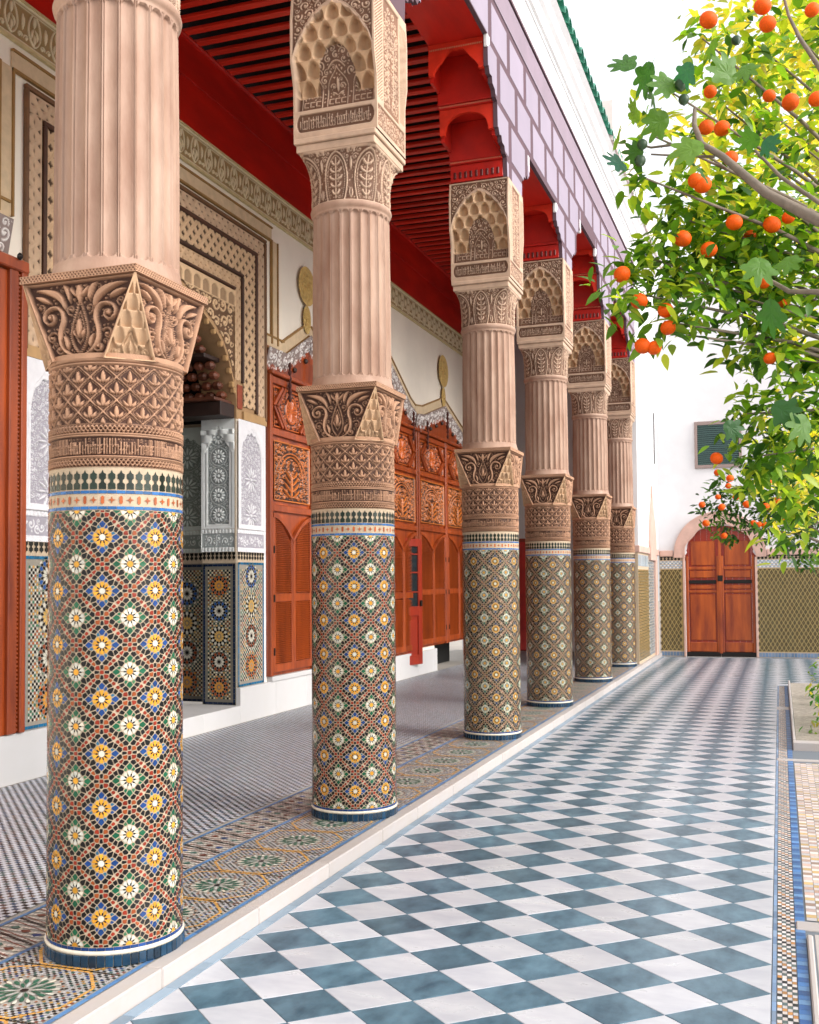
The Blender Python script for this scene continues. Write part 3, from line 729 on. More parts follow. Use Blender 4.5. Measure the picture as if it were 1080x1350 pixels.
# kerb
kerb = thing('kerb', 'low white marble kerb between the gallery mosaic and the chequered court', 'kerb')
ko = None; y = 1.6
while y < 23.4:
    L = RND.choice((.62, .7, .78, .86))
    if ko is None: mb = MB(); mb.bbox((-2.536, -.498, -.1), (-2.45, .498, .004), .006); ko = mb.build('kerb_stone', M['kerb'], kerb); o = ko
    else: o = inst(ko, kerb)
    o.location = (RND.uniform(-.001, .001), y + L / 2, RND.uniform(-.0015, .0015)); o.scale = (1, (L - .002), 1); y += L
gal = st('gallery_floor', (-7.2, -1, -.2), (-2.536, 23.7, -.003), M['grout_floor'])
def flat(mb, poly, col, z=.0012): mb.add([(x, y, z) for x, y in poly], [tuple(range(len(poly)))], col)
# main field: little squares, vectorised
sx, sy = .0345, .0345
nx, ny = int(2.3 / sx), int(19.6 / sy); I, J = np.meshgrid(np.arange(nx), np.arange(ny)); I = I.ravel(); J = J.ravel()
X = -5.81 + I * sx; Y = 3.9 + J * sy; keep = (I + J) % 2 == 0
rs = np.random.RandomState(4)
pal = np.array([BLK, BLK, C('#4f3a34'), C('#2c415c'), C('#2d4f4c'), BLK, C('#5d463c'), C('#344a66')])
cc = pal[(rs.randint(0, 8, len(I)))] * (1 + rs.uniform(-.2, .3, len(I)))[:, None]
cw = np.array(C('#c3c5cd')) * (1 + rs.uniform(-.12, .08, len(I)))[:, None]; cc = np.where(keep[:, None], cc, cw)
g = .0016; q = np.array([(g, g), (sx - g, g), (sx - g, sy - g), (g, sy - g)])
V = np.zeros((len(I), 4, 3)); ex = np.where(keep, -.0035, .0015)[:, None] * np.array([1, -1, -1, 1])[None]; V[:, :, 0] = X[:, None] + q[None, :, 0] - 0 * ex; V[:, :, 1] = Y[:, None] + q[None, :, 1] + np.where(keep, .004, -.003)[:, None] * np.array([1, 1, -1, -1])[None]; V[:, :, 2] = np.where(keep, .0022, .0010)[:, None] + rs.uniform(0, .0006, len(I))[:, None]
o = mk('floor_squares', V.reshape(-1, 3), np.arange(len(I) * 4).reshape(-1, 4), M['zellige_floor'], gal, cols=cc); o['kind'] = 'stuff'
mb = MB(); xb0, xb1 = -3.47, -3.165; y = 2.0; W_ = xb1 - xb0
for x in (-3.50, -3.155, -2.566):                               # blue tile lines
    y = 2.0; ww = .024
    while y < 23.4:
        flat(mb, [(x, y), (x + ww, y), (x + ww, y + .098), (x, y + .098)], jit(C('#4d76a3'), .3)); y += .10
y = 2.0; k = 0                                                  # zigzag band
while y < 23.3:
    for (o_, w_, c_) in ((0, .020, BLK), (.036, .009, C('#7a4538')), (.150, .009, C('#7a4538'))):
        for t in range(12):
            ya, yb = y + o_ - .11 * t / 12, y + o_ - .11 * (t + .88) / 12; xa, xb = xb0 + W_ * t / 12, xb0 + W_ * (t + .88) / 12
            flat(mb, [(xa, ya), (xb, yb), (xb, yb + w_), (xa, ya + w_)], jit(c_, .2), .0014)
    for t in (-1, 0, 1):
        flat(mb, rot([(-.03, 0), (0, -.022), (.03, 0), (0, .022)], 0, ((xb0 + xb1) / 2 + t * .085, y + .045 - t * .031)), jit((BLU, C('#3f6a60'), BRN)[(k + t) % 3], .3), .0014)
        flat(mb, rot([(-.016, 0), (0, -.011), (.016, 0), (0, .011)], 0, ((xb0 + xb1) / 2 + t * .085 + .042, y + .03 - t * .031)), WHT, .0016)
    k += 1; y += .185
for xx in np.arange(xb0, xb1, .022):
    for yy in np.arange(2, 23.3, .044):
        flat(mb, [(xx, yy), (xx + .018, yy), (xx + .018, yy + .018), (xx, yy + .018)], jit(C('#cfc5bd'), .1), .0008)
# star band: one repeat .5055 m long
P_ = .5055; cxs = -2.845; ry = 5.008
def sb(px, py): return (cxs + px, py)
rep = []
x0s, x1s = -.282, .275
for a in np.arange(x0s, x1s, .0165):
    for b in np.arange(-P_ / 2, P_ / 2, .0168):
        rr = math.hypot(a, b)
        if rr < .158: continue
        i, j = int(round(a / .0165)), int(round(b / .0168))
        kx = abs(abs(a + .0) - .0)
        cc = C('#b3b0b0') if (i + j) % 2 == 0 else (BLK, C('#7a4030'), BLK, C('#23504a'), BLK, C('#a8803e'), BLU, C('#b3b0b0'))[random.Random(i * 71 + j * 13).randrange(8)]
        rep.append((rot([(-.0066, -.0066), (.0066, -.0066), (.0066, .0066), (-.0066, .0066)], .785 if (i + j) % 2 else 0, (a, b)), cc))
ocg = C('#c9954a')
def thick(p, q, w, n):
    o = []
    for k in range(n):
        t0, t1 = k / n, (k + .86) / n; dx, dy = q[0] - p[0], q[1] - p[1]; L = math.hypot(dx, dy); nx_, ny_ = -dy / L * w / 2, dx / L * w / 2
        a, b = (p[0] + dx * t0, p[1] + dy * t0), (p[0] + dx * t1, p[1] + dy * t1)
        o.append([(a[0] - nx_, a[1] - ny_), (b[0] - nx_, b[1] - ny_), (b[0] + nx_, b[1] + ny_), (a[0] + nx_, a[1] + ny_)])
    return o
band = []
oc = [(-.235, .05 + P_ / 2 * .55), (-.12, P_ / 2 - .012), (.235 - .1, P_ / 2 - .012), (.25, .10), (.25, -.10), (.13, -P_ / 2 + .012), (-.13, -P_ / 2 + .012), (-.245, -.10), (-.245, .10)]
for i in range(len(oc)):
    p, q = oc[i], oc[(i + 1) % len(oc)]
    for pl in thick(p, q, .014, max(2, int(math.hypot(q[0] - p[0], q[1] - p[1]) / .03))): band.append((pl, ocg))
ros_ = [(ngon(0, 0, .017, 10), BLK)]
for k in range(16):
    a = 2 * PI * k / 16
    ros_.append((petal(0, 0, a, .024, .078, .015), C('#a9aaa4') if k % 2 else C('#1f5a46')))
    ros_.append((petal(0, 0, a + PI / 16, .062, .118, .021), C('#1f5a46') if k % 2 else C('#27604c')))
    ros_.append((petal(0, 0, a, .096, .138, .016), WHT)); ros_.append((ngon(.146 * math.cos(a), .146 * math.sin(a), .0085, 6), BLK)); ros_.append((ngon(.146 * math.cos(a + PI / 16), .146 * math.sin(a + PI / 16), .007, 6), C('#9a5a34')))
for k in range(-6, 37):
    yc_ = ry + k * P_
    for L, z in ((rep, .0008), (band, .0018), (ros_, .0014)):
        for pl, c in L: flat(mb, [sb(x, y + yc_) for x, y in pl], jit(c, .15), z)
o = mb.build('mosaic_border', M['zellige_floor'], gal); o['kind'] = 'stuff'
# right-hand channel strips beside the planting bed
mb = MB(); y = 3.0
def strip(x0, x1, y0, y1, sxx, syy, cols_, z=-.0775, jt=.25):
    yy = y0
    while yy < y1:
        xx = x0; i = 0
        while xx < x1 - sxx * .5:
            flat(mb, [(xx + .001, yy + .001), (xx + sxx - .001, yy + .001), (xx + sxx - .001, yy + syy - .001), (xx + .001, yy + syy - .001)], jit(cols_[(i + int(yy / syy)) % len(cols_)], jt), z); xx += sxx; i += 1
        yy += syy
wh = C('#cdc6c4')
strip(-.064, -.046, 3, 17.5, .018, .1, (C('#7f97b5'), C('#6f88a8')))
strip(-.044, .034, 3, 17.5, .0195, .03, (wh, BLK, wh, C('#b07a3c'), wh, C('#4e5f5c')))
strip(.036, .082, 3, 17.5, .046, .05, (C('#3a6ca5'), C('#27568f'), C('#5b86b5')))
strip(.09, 1.6, 5.60, 10.3, .05, .05, (C('#c2a79b'), wh, C('#a98d7c'), wh, C('#bfa06a'), wh), z=-.0775)
o = mb.build('channel_mosaic', M['zellige_floor'], court); o['kind'] = 'stuff'
bed = thing('planting_bed_edge', 'white marble edging of the planting bed along the right of the chequered court', 'garden edging')
for a, b in (((.086, 2.5, -.09), (.112, 5.33, -.06)), ((.04, 5.44, -.09), (1.8, 5.56, -.070)), ((.118, 2.5, -.09), (.32, 5.40, -.079)), ((.09, 11.2, -.09), (.118, 17.6, .01)), ((.09, 11.05, -.09), (1.2, 11.2, .0)), ((-.06, 10.40, -.09), (1.2, 10.5, -.072)), ((-.07, 14.4, -.09), (.09, 14.7, -.072))):
    boxo('edging_stone', a, b, M['kerb'], bed, r=.006)
soil = boxo('soil_bed', (.125, 11.2, -.3), (6, 17.6, -.03), M['soil']); soil['kind'] = 'structure'
soil = boxo('soil_bed', (.14, 2.0, -.3), (6, 5.33, -.09), M['soil']); soil['kind'] = 'structure'

# ------------------------------------------------------------------ arcade wall
XO, XI = -2.512, -3.12
arc = thing('arcade_wall', 'white arcade wall with painted block joints and red cedar corbels above the columns', 'wall')
PROF = [(.318, 5.69), (.335, 5.89), (.40, 5.90), (.43, 5.96), (.52, 5.965), (.55, 6.02), (.62, 6.0), (.665, 6.06), (.69, 6.05), (.70, 6.30), (.76, 6.32), (.79, 6.38), (.88, 6.40), (.90, 6.46), (.98, 6.45), (1.02, 6.52), (1.04, 6.50), (1.05, 6.80)]
BAYTOP = [6.27, 6.80, 6.27, 6.60, 6.32]
def prof(top):
    o = []
    for i, (d_, z) in enumerate(PROF):
        if z >= top:
            a = PROF[i - 1]; o.append((a[0] + (d_ - a[0]) * (top - a[1]) / (z - a[1] + 1e-9), top)); break
        o.append((d_, z))
    return o
tops = [6.27] + BAYTOP + [5.80]
out = []
for k, yc in enumerate(YC):
    L = prof(tops[k]); Rr = prof(tops[k + 1])
    out += [(yc - d_, z) for d_, z in reversed(L)] + [(yc + d_, z) for d_, z in Rr]
poly = [(1.5, tops[0])] + out[:]
poly += [(YC[5] + .32, 5.69), (20.25, 5.69)] if False else []
poly = [p for p in poly if p[0] <= YC[5] + .3]
poly += [(YC[5] + .318, 5.69), (YC[5] + .318, 5.6), (20.3, 5.6), (20.3, 7.62), (1.5, 7.62)]
mb = MB(); mb.prism(poly, XO - .05, XO - .008); o = mb.build('plaster_ground', M['mauve'], arc)
# blocks
def cutp(P, k, s, ax=0):
    o = []
    for i in range(len(P)):
        a, b = P[i], P[(i + 1) % len(P)]; ia, ib = s * (a[ax] - k) >= 0, s * (b[ax] - k) >= 0
        if ia: o.append(a)
        if ia != ib: t = (k - a[ax]) / (b[ax] - a[ax]); o.append((a[0] + (b[0] - a[0]) * t, a[1] + (b[1] - a[1]) * t))
    return o
def spandrel(k):
    yc = YC[k]; L = prof(tops[k]); Rr = prof(tops[k + 1]) if k < 5 else [(.318, 5.69), (.4, 5.69)]
    return [(yc - d_, z) for d_, z in reversed(L)] + [(yc + d_, z) for d_, z in Rr], yc
rows = [(5.60, 5.84), (5.915, 6.27), (6.345, 6.735), (6.81, 7.185)]; offs = [10.42, 10.42, 10.71, 10.39]; bw = .74; J2 = .066
whole = poly
for (z0, z1), of in zip(rows, offs):
    slab = cutp(cutp(poly, z0, 1, 1), z1, -1, 1)
    n0 = int((1.5 - of) / bw) - 1; 
    for k in range(n0, int((20.3 - of) / bw) + 2):
        ya, yb = of + k * bw + J2, of + (k + 1) * bw - J2
        if yb < 7.9 or ya > 20.3: continue
        # pieces of the row: split where openings interrupt it
        segs = [(ya, yb)]
        if z0 < 6.79:
            segs = [(max(ya, YC[c]), min(yb, YC[c + 1])) for c in range(5) if BAYTOP[c] <= z0 + .02 and min(yb, YC[c + 1]) - max(ya, YC[c]) > .02]
            for c in range(6):
                lo = YC[c] - 1.06; hi = YC[c] + 1.06
                if c > 0: lo = max(lo, (YC[c] + YC[c - 1]) / 2)
                if c < 5: hi = min(hi, (YC[c] + YC[c + 1]) / 2)
                if c == 5: hi = 20.3
                a, b = max(ya, lo), min(yb, hi)
                if c < 5 and BAYTOP[c] <= z0 + .02: b = min(b, YC[c])
                if c > 0 and BAYTOP[c - 1] <= z0 + .02: a = max(a, YC[c])
                if b - a > .02: segs.append((a, b))
        for a, b in segs:
            q = cutp(cutp(slab, a, 1, 0), b, -1, 0)
            if len(q) < 3: continue
            A = abs(sum(q[i][0] * q[(i + 1) % len(q)][1] - q[(i + 1) % len(q)][0] * q[i][1] for i in range(len(q)))) / 2
            if A < .004: continue
            mb = MB(); mb.prism(q, XO - .009, XO - .0055, caps=(0, 1)); mb.build('plaster_block', M['lilac'], arc)
boxo('top_band', (XO - .05, 1.5, 7.26), (XO + .001, 20.3, 7.56), M['mauve2'], arc)
boxo('string_course', (XO - .05, 1.5, 7.59), (XO + .012, 20.3, 7.625), M['mauve'], arc)
# parapet and cove above
pw = [(XO + .002, 7.63), (XO + .002, 7.95), (XO + .02, 7.96), (XO + .02, 8.0), (XO + .05, 8.02), (XO + .06, 8.18), (XO + .10, 8.22), (XO + .12, 8.34), (XO + .18, 8.40), (-3.2, 8.40), (-3.2, 7.63)]
mb = MB(); mb.prism(pw, 1.5, 23.69, 'y'); mb.build('parapet', M['white'], arc)
boxo('upper_wall_end', (-2.9, 20.3, 2.2), (XO, 23.69, 7.625), M['white'], arc)
boxo('cedar_beam', (XI + .02, 1.5, 6.86), (XO - .052, 20.3, 8.3), M['redwood'], arc)
# cedar lining between columns: soffits, corbels
XW0, XW1 = XI, XO - .053; XWc, XWh = (XW0 + XW1) / 2, (XW1 - XW0) / 2
RW, RD = np.array(C('#cc2c12')), np.array(C('#5c0d08'))
def arch_plate(z0, z1, rise, scal, y0, y1, w=.05):
    x0, x1 = XW0 + .002, XW1 - .002; n = 18; P = [(x0, z1), (x0, z0), (x0 + w, z0)]
    for i in range(n + 1):
        t = i / n; u = 2 * t - 1; h = (1 - abs(u) ** 2.2) ** .5 if not scal else (1 - abs(u) ** 1.6) * (.86 + .14 * abs(math.cos(t * PI * 3)))
        P.append((x0 + w + (x1 - x0 - 2 * w) * t, z0 + .03 + (rise - .03) * max(0, h)))
    P += [(x1 - w, z0), (x1, z0), (x1, z1)]
    return P
def corbel(k, side, top, parent):
    yc = YC[k]; sg = side                                   # side -1: faces the viewer
    Y = lambda d_: yc + sg * d_
    t = bpy.data.objects.new('corbel', None); link(t, parent)
    def bx(name, d0, d1, z0, z1, m='redwood', x0=XW0, x1=XW1, r=.004):
        a, b = sorted((Y(d0), Y(d1))); return boxo(name, (x0, a, z0), (x1, b, z1), M[m], t, r=r)
    bx('core', .0, .29, 5.692, 6.86); 
    # fascia with little carved studs
    bx('fascia', .29, .325, 5.70, 5.872)
    mb = MB()
    for i in range(9):
        x = XW0 + .05 + (XW1 - XW0 - .1) * i / 8; mb.bbox((x - .014, min(Y(.325), Y(.337)), 5.73), (x + .014, max(Y(.325), Y(.337)), 5.80), .006, tuple(RD))
    mb.build('studs', M['redcarve'], t, kind='stuff')
    bx('ledge', .25, .36, 5.874, 5.902)
    def tier(dp, df, z0, z1, ztop, scal):
        bx('niche_panel', dp - .04, dp, z0, ztop)
        a, b = sorted((Y(df - .045), Y(df))); mb = MB(); P = arch_plate(z1, ztop, ztop - z1 - .05, scal, 0, 0)
        # triangulate as strip: cap polygons are concave, let blender tessellate
        mb.prism(P, a, b, 'y', tuple(RW)); mb.build('arch_plate', M['redcarve'], t)
        boxo('cheek', (XW0, min(Y(dp), Y(df - .05)), z1 - .05), (XW0 + .03, max(Y(dp), Y(df - .05)), ztop), M['redwood'], t)
        boxo('cheek', (XW1 - .03, min(Y(dp), Y(df - .05)), z1 - .05), (XW1, max(Y(dp), Y(df - .05)), ztop), M['redwood'], t)
    z2 = min(6.30, top)
    tier(.36, .685, 5.904, 6.05, z2, False)
    if top > 6.5:
        bx('ledge', .30, .72, 6.302, 6.33)
        mb = MB()
        for i in range(26):
            x = XW0 + .02 + (XW1 - XW0 - .04) * i / 25; mb.box((x - .004, min(Y(.72), Y(.726)), 6.308), (x + .004, max(Y(.72), Y(.726)), 6.322), tuple(C('#c98a6a')))
            mb.box((x - .004, min(Y(.36), Y(.366)), 5.882), (x + .004, max(Y(.36), Y(.366)), 5.894), tuple(C('#c98a6a')))
        mb.build('beading', M['redcarve'], t, kind='stuff')
        tier(.74, 1.03, 6.332, min(6.5, top - .08), top, True)
        if top > 6.7:
            mb = MB()
            for i in range(30):
                x = XW0 + .02 + (XW1 - XW0 - .04) * i / 29; mb.box((x - .004, min(Y(1.03), Y(1.036)), 6.735), (x + .004, max(Y(1.03), Y(1.036)), 6.75), tuple(C('#c98a6a')))
            mb.build('beading', M['redcarve'], t, kind='stuff')
    return t
for k in range(6):
    for side in (-1, 1):
        i = k + (0 if side < 0 else 1)
        if i == 6: continue
        corbel(k, side, tops[i], arc)
for k in range(5):
    boxo('soffit_board', (XW0, YC[k] + .29, BAYTOP[k] + .002), (XW1, YC[k + 1] - .29, BAYTOP[k] + .04), M['redwood'], arc)
    boxo('inner_face_board', (XI, YC[k] + .29, BAYTOP[k] + .045), (XI + .02, YC[k + 1] - .29, 7.42), M['redwood'], arc)
boxo('soffit_board', (XW0, 1.5, 6.272), (XW1, YC[0] - .29, 6.31), M['redwood'], arc)
# white stalactite drops at the flat tops' corners
for k in range(1, 5):
    pr = prof(tops[k])[-1][0]
    for j, dd in enumerate((pr - .01, pr - .06)):
        mb = MB(); mb.bbox((XO - .045, YC[k - 1] + dd - .02, tops[k] - .17 + j * .05), (XO - .004, YC[k - 1] + dd + .02, tops[k] + .01), .008); mb.build('drop', M['white'], arc)
        mb = MB(); mb.bbox((XO - .045, YC[k] - dd - .02, tops[k] - .12 + j * .04), (XO - .004, YC[k] - dd + .02, tops[k] + .01), .008); mb.build('drop', M['white'], arc)
# green roof tiles
mb = MB(); n = 9; Lr = .55
V = []; 
for (xx, zz, r) in ((0, 0, .125), (-Lr, .26, .11)):
    for rr in (r, r - .016):
        V += [(xx, rr * math.cos(PI * i / (n - 1)), zz + rr * math.sin(PI * i / (n - 1))) for i in range(n)]
F = []
for i in range(n - 1):
    F += [(i, i + 1, 2 * n + i + 1, 2 * n + i), (n + i, 3 * n + i, 3 * n + i + 1, n + i + 1), (i, n + i, n + i + 1, i + 1)]
F += [(0, 2 * n, 3 * n, n), (n - 1, 2 * n - 1, 4 * n - 1, 3 * n - 1)]
mb.add(V, F); rt = mb.build('roof_tile', M['green'], arc, smooth=False); rt.location = (-2.295, 8.0, 8.425)
for k in range(1, 59):
    o = inst(rt, arc, loc=(-2.295 + RND.uniform(-.008, .008), 8.0 + k * .265, 8.425 + RND.uniform(-.005, .005)))
boxo('roof_bed', (-3.4, 1.5, 8.402), (-2.40, 23.69, 8.43), M['green'], arc)
tw = boxo('rooftop_wall', (-2.9, 16.3, 8.43), (-2.30, 23.6, 9.06), M['pinkwall'])
tag(tw, 'pale pink rooftop wall rising behind the green roof tiles', 'wall')
# end pier with tile dado and ogee niche
pier = thing('end_pier', 'tiled end pier with a tall pointed niche past the farthest column', 'wall')
boxo('pier_core', (-3.1, 20.28, -.08), (XO - .01, 23.69, 2.2), M['grout'], pier)
boxo('pink_moulding', (-3.12, 20.26, 2.12), (XO + .03, 23.68, 2.25), M['pink'], pier, r=.01)
mb = MB(); zz = .06
while zz < 1.8:
    yy = 20.3
    while yy < 21.9:
        mb.box((XO - .012, yy, zz), (XO - .004, yy + .034, zz + .024), jit(C('#9a7a45') if int(zz / .03) % 2 else C('#5d5a35'), .25)); yy += .038
    zz += .03
for k in range(22): mb.box((XO - .012, 20.3 + k * .075, 1.86), (XO - .004, 20.36 + k * .075, 2.08), jit(C('#a9b6bd'), .2))
mb.build('dado_tiles', M['zellige'], pier, kind='stuff')
mb = MB(); zz = .06
while zz < 2.0:
    yy = 22.0
    while yy < 22.9: mb.box((XO - .012, yy, zz), (XO - .004, yy + .05, zz + .05), jit(C('#3d5663') if (int(yy * 18) + int(zz / .058)) % 2 else C('#b8bec0'), .2)); yy += .058
    zz += .058
mb.build('niche_tiles', M['zellige'], pier, kind='stuff')
boxo('niche_frame', (XO - .02, 22.95, -.07), (XO + .035, 23.2, 2.1), M['pink'], pier, r=.01)
og = [(22.0, 2.0), (21.95, 2.4), (22.05, 2.75), (22.25, 3.05), (22.42, 3.3), (22.46, 3.55), (22.5, 3.3), (22.68, 3.05), (22.95, 2.75), (23.1, 2.4), (23.05, 2.0)]
mb = MB(); mb.prism(og, XO - .005, XO + .04); mb.build('ogee_hood', M['pink'], pier)

# ------------------------------------------------------------------ gallery ceiling
ceil = thing('gallery_ceiling', 'dark red gallery ceiling of close-set painted joists', 'ceiling')
boxo('ceiling_boards', (-6.2, 1.0, 7.63), (XI, 23.69, 7.68), M['dark'], ceil)
boxo('outer_roof', (-6.6, 1.0, 7.70), (-2.6, 23.69, 8.39), M['white'], ceil)
jb = None; y = 2.0
while y < 23.6:
    if jb is None: mb = MB(); mb.bbox((-5.9, -.043, 7.425), (XI, .043, 7.47), .008); jb = mb.build('joist', M['joist'], ceil); o = jb; mb = MB(); mb.box((-5.9, -.034, 7.471), (XI, .034, 7.63)); jd = mb.build('joist_web', M['dark'], ceil); jd.location = (0, y, 0)
    else: o = inst(jb, ceil); inst(jd, ceil, loc=(0, y, 0))
    o.location = (0, y, RND.uniform(-.002, .002)); y += .238
boxo('frieze_board', (-5.93, 1.0, 6.462), (-5.88, 23.69, 7.0), M['redwood'], ceil)
boxo('frieze_board', (-5.93, 1.0, 7.004), (-5.86, 23.69, 7.42), M['redwood'], ceil)
boxo('cornice_rail', (-5.93, 1.0, 7.40), (-5.82, 23.69, 7.44), M['redwood'], ceil, r=.01)

# ------------------------------------------------------------------ gallery wall
XG = -5.9
gw = thing('gallery_wall', 'cream plastered gallery wall with carved frieze and white marble plinth behind the columns', 'wall')
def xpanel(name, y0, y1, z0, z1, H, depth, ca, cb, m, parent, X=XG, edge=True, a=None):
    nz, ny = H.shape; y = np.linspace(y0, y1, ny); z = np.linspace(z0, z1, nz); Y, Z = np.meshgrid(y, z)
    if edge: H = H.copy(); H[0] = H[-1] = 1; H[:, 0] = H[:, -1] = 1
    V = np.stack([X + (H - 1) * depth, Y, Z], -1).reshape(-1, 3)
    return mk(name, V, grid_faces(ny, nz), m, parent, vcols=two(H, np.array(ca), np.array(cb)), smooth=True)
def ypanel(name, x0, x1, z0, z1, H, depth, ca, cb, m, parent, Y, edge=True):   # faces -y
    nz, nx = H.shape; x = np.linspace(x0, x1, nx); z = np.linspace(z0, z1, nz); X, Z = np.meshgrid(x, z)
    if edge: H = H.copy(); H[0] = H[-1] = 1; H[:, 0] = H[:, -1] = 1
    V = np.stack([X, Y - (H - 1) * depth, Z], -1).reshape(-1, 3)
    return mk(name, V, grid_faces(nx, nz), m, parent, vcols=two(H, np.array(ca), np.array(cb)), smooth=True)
PL = M['plaster']
PY0, PY1, PYC = 7.87, 10.83, 9.35
for nm, a, b in (('plaster_field', (-6.25, -1, 4.9), (XG - .006, 23.68, 6.6)), ('plaster_field', (-6.25, -1, -.05), (XG - .006, PY0 - .002, 4.9)),
                 ('plaster_field', (-6.25, PY1 + .002, -.05), (XG - .006, 18.2, 4.9)), ('plaster_field', (-6.25, 18.2, .45), (XG - .006, 23.68, 4.9))):
    boxo(nm, a, b, PL, gw)
boxo('void_back', (-6.4, 18.2, -.05), (-6.3, 20.4, .45), M['black'], gw)
# carved cream frieze
per = .29; nyc, nzc = 58, 66
gx, gy = np.meshgrid((np.arange(nyc) + .5) / nyc * per - per / 2, np.linspace(0, .33, nzc)); B = []
for ox in (-per, 0, per):
    B += [(ox + a, b, r) for a, b, r in mirror(b_curve([(0, .04), (.09, .08), (.10, .2), (.03, .29)], .011) + b_curve([(.03, .09), (.05, .15), (.0, .2)], .013, leaf=True) + b_spiral(.105, .07, .028, 1.1, 0, .009, 1) + b_curve([(.145, .12), (.135, .2), (.145, .27)], .014, leaf=True)) + b_curve([(0, .2), (0, .25), (0, .3)], .02, leaf=True) + b_curve([(0, .05), (0, .1), (0, .16)], .014, leaf=True)]
cell = field(gx, gy, B, .010); cell[:3] = 1; cell[-3:] = 1; cell[4:6] = .3; cell[-6:-4] = .3
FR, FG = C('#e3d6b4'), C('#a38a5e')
reps = 74; H = np.tile(cell, (1, reps)); n = H.shape[1]
xpanel('carved_frieze', 2.2, 2.2 + per * reps, 6.115, 6.455, H, .022, FR, FG, M['cream'], gw, X=XG + .03, edge=False)
boxo('frieze_lip', (XG, 2.2, 6.455), (XG + .045, 23.68, 6.475), M['cream'], gw); boxo('frieze_lip', (XG, 2.2, 6.088), (XG + .035, 23.68, 6.113), M['cream'], gw)
def fix_cream(o, c):
    me = o.data; a = me.attributes.get('col')
    a.data.foreach_set('color', np.tile(np.array([*c, 1], dtype=np.float32), len(a.data)))
for o in gw.children:
    if o.name.startswith('frieze_lip'): fix_cream(o, C('#cdbb8c'))
for y_, z_, r_ in ((12.72, 5.54, .26), (18.78, 5.53, .30)):
    for zz_, rz_, ry_, nm_ in ((z_, r_, r_, 'medallion'), (z_ - r_ - .19, .19, .12, 'oval_medallion')):
        n_, m_ = 72, 22; a_, t_ = np.meshgrid(np.arange(n_) / n_ * 2 * PI, np.linspace(0, 1, m_)); H_ = np.where(t_ > .93, 1, np.where(t_ > .80, .35 + .65 * (np.abs((a_ * 12 / PI) % 1 - .5) < .3), np.where(t_ > .74, 1, .3 + .7 * np.clip(np.cos(a_ * 8 + np.sin(t_ * 9) * 3) * 1.5, 0, 1))))
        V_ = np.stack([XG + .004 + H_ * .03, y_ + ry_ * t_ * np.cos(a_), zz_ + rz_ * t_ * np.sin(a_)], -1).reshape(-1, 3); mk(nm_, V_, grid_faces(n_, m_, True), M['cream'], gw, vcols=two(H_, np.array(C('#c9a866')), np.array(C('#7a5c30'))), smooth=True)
# marble plinth
def plinth(y0, y1, z1=.395, x=XG + .05, L=.9):
    y = y0
    while y < y1 - .01:
        e = min(y1, y + L); boxo('plinth_slab', (XG - .3, y + .0008, -.02), (x, e - .0008, z1), M['plinth'], gw, r=.004); y = e
plinth(2.2, PY0); plinth(PY1 - .0, 18.2)
for a, b in ((PY0 + .002, 8.9), (8.9, 10.0), (10.0, PY1 - .002)): boxo('threshold_slab', (-7.6, a, -.02), (XG + .05, b - .001, .195), M['plinth'], gw, r=.004)
boxo('sill_slab', (XG - .1, 11.6, .396), (XG + .07, 14.2, .455), M['plinth'], gw, r=.004)
# --- carved white stucco strips and tile dados
def stucco_H(W_, H_, seed, arch=True):
    nx_, nz_ = int(W_ / .0062), int(H_ / .0062); gx, gz = np.meshgrid(np.linspace(-W_ / 2, W_ / 2, nx_), np.linspace(0, H_, nz_))
    hw = W_ / 2 - .08; top = H_ - .14; zt = top - hw * 1.15
    B = []
    zz = .16
    while zz < zt + .1:
        B += [(r_ * math.cos(a), zz + r_ * math.sin(a), .006) for r_ in (hw * .78,) for a in np.linspace(0, 2 * PI, 60)]
        for k in range(12):
            a = 2 * PI * k / 12; B += b_curve([(.03 * math.cos(a), zz + .03 * math.sin(a)), (hw * .4 * math.cos(a), zz + hw * .4 * math.sin(a)), (hw * .66 * math.cos(a), zz + hw * .66 * math.sin(a))], .013, leaf=True, n=9)
        B += [(0, zz, .02)]; zz += hw * 1.66
    B = fill(B, -hw, hw, .06, top, .03, seed, None, 3500)
    f = field(gx, gz, B, .006)
    az = zt + hw * 1.15 * np.clip(1 - (np.abs(gx) / hw) ** 2, 0, 1) ** .55 + .012 * np.cos(gx / hw * PI * 5)
    ins = (np.abs(gx) < hw) & (gz > .05) & (gz < az); H = np.ones(gx.shape); H = np.where(ins, f * .85, H)
    ring_ = (np.abs(gx) < hw + .035) & (gz < az + .045) & ~ins & (gz > .02); H = np.where(ring_, .8, H)
    H = np.where((np.abs(np.abs(gx) - hw - .035) < .004) & (gz < az + .04) & (gz > .02), .1, H)
    return H
SW, SG = C('#dcdadd'), C('#9d98a0')  # stucco face, and its hollows darkened with painted shade
def band_H(W_, n):
    nx_, nz_ = int(W_ / .006), 36; gx, gz = np.meshgrid(np.linspace(0, W_, nx_), np.linspace(0, .25, nz_))
    B = fill([], .02, W_ - .02, .06, .19, .05, n, None, 300); f = field(gx, gz, B, .008); f = np.where((gz < .045) | (gz > .205), np.where((gx / .045 % 1) < .6, 1, .35), f); return f
PALW = dict(bg=C('#d9c9a8'), rows=None)
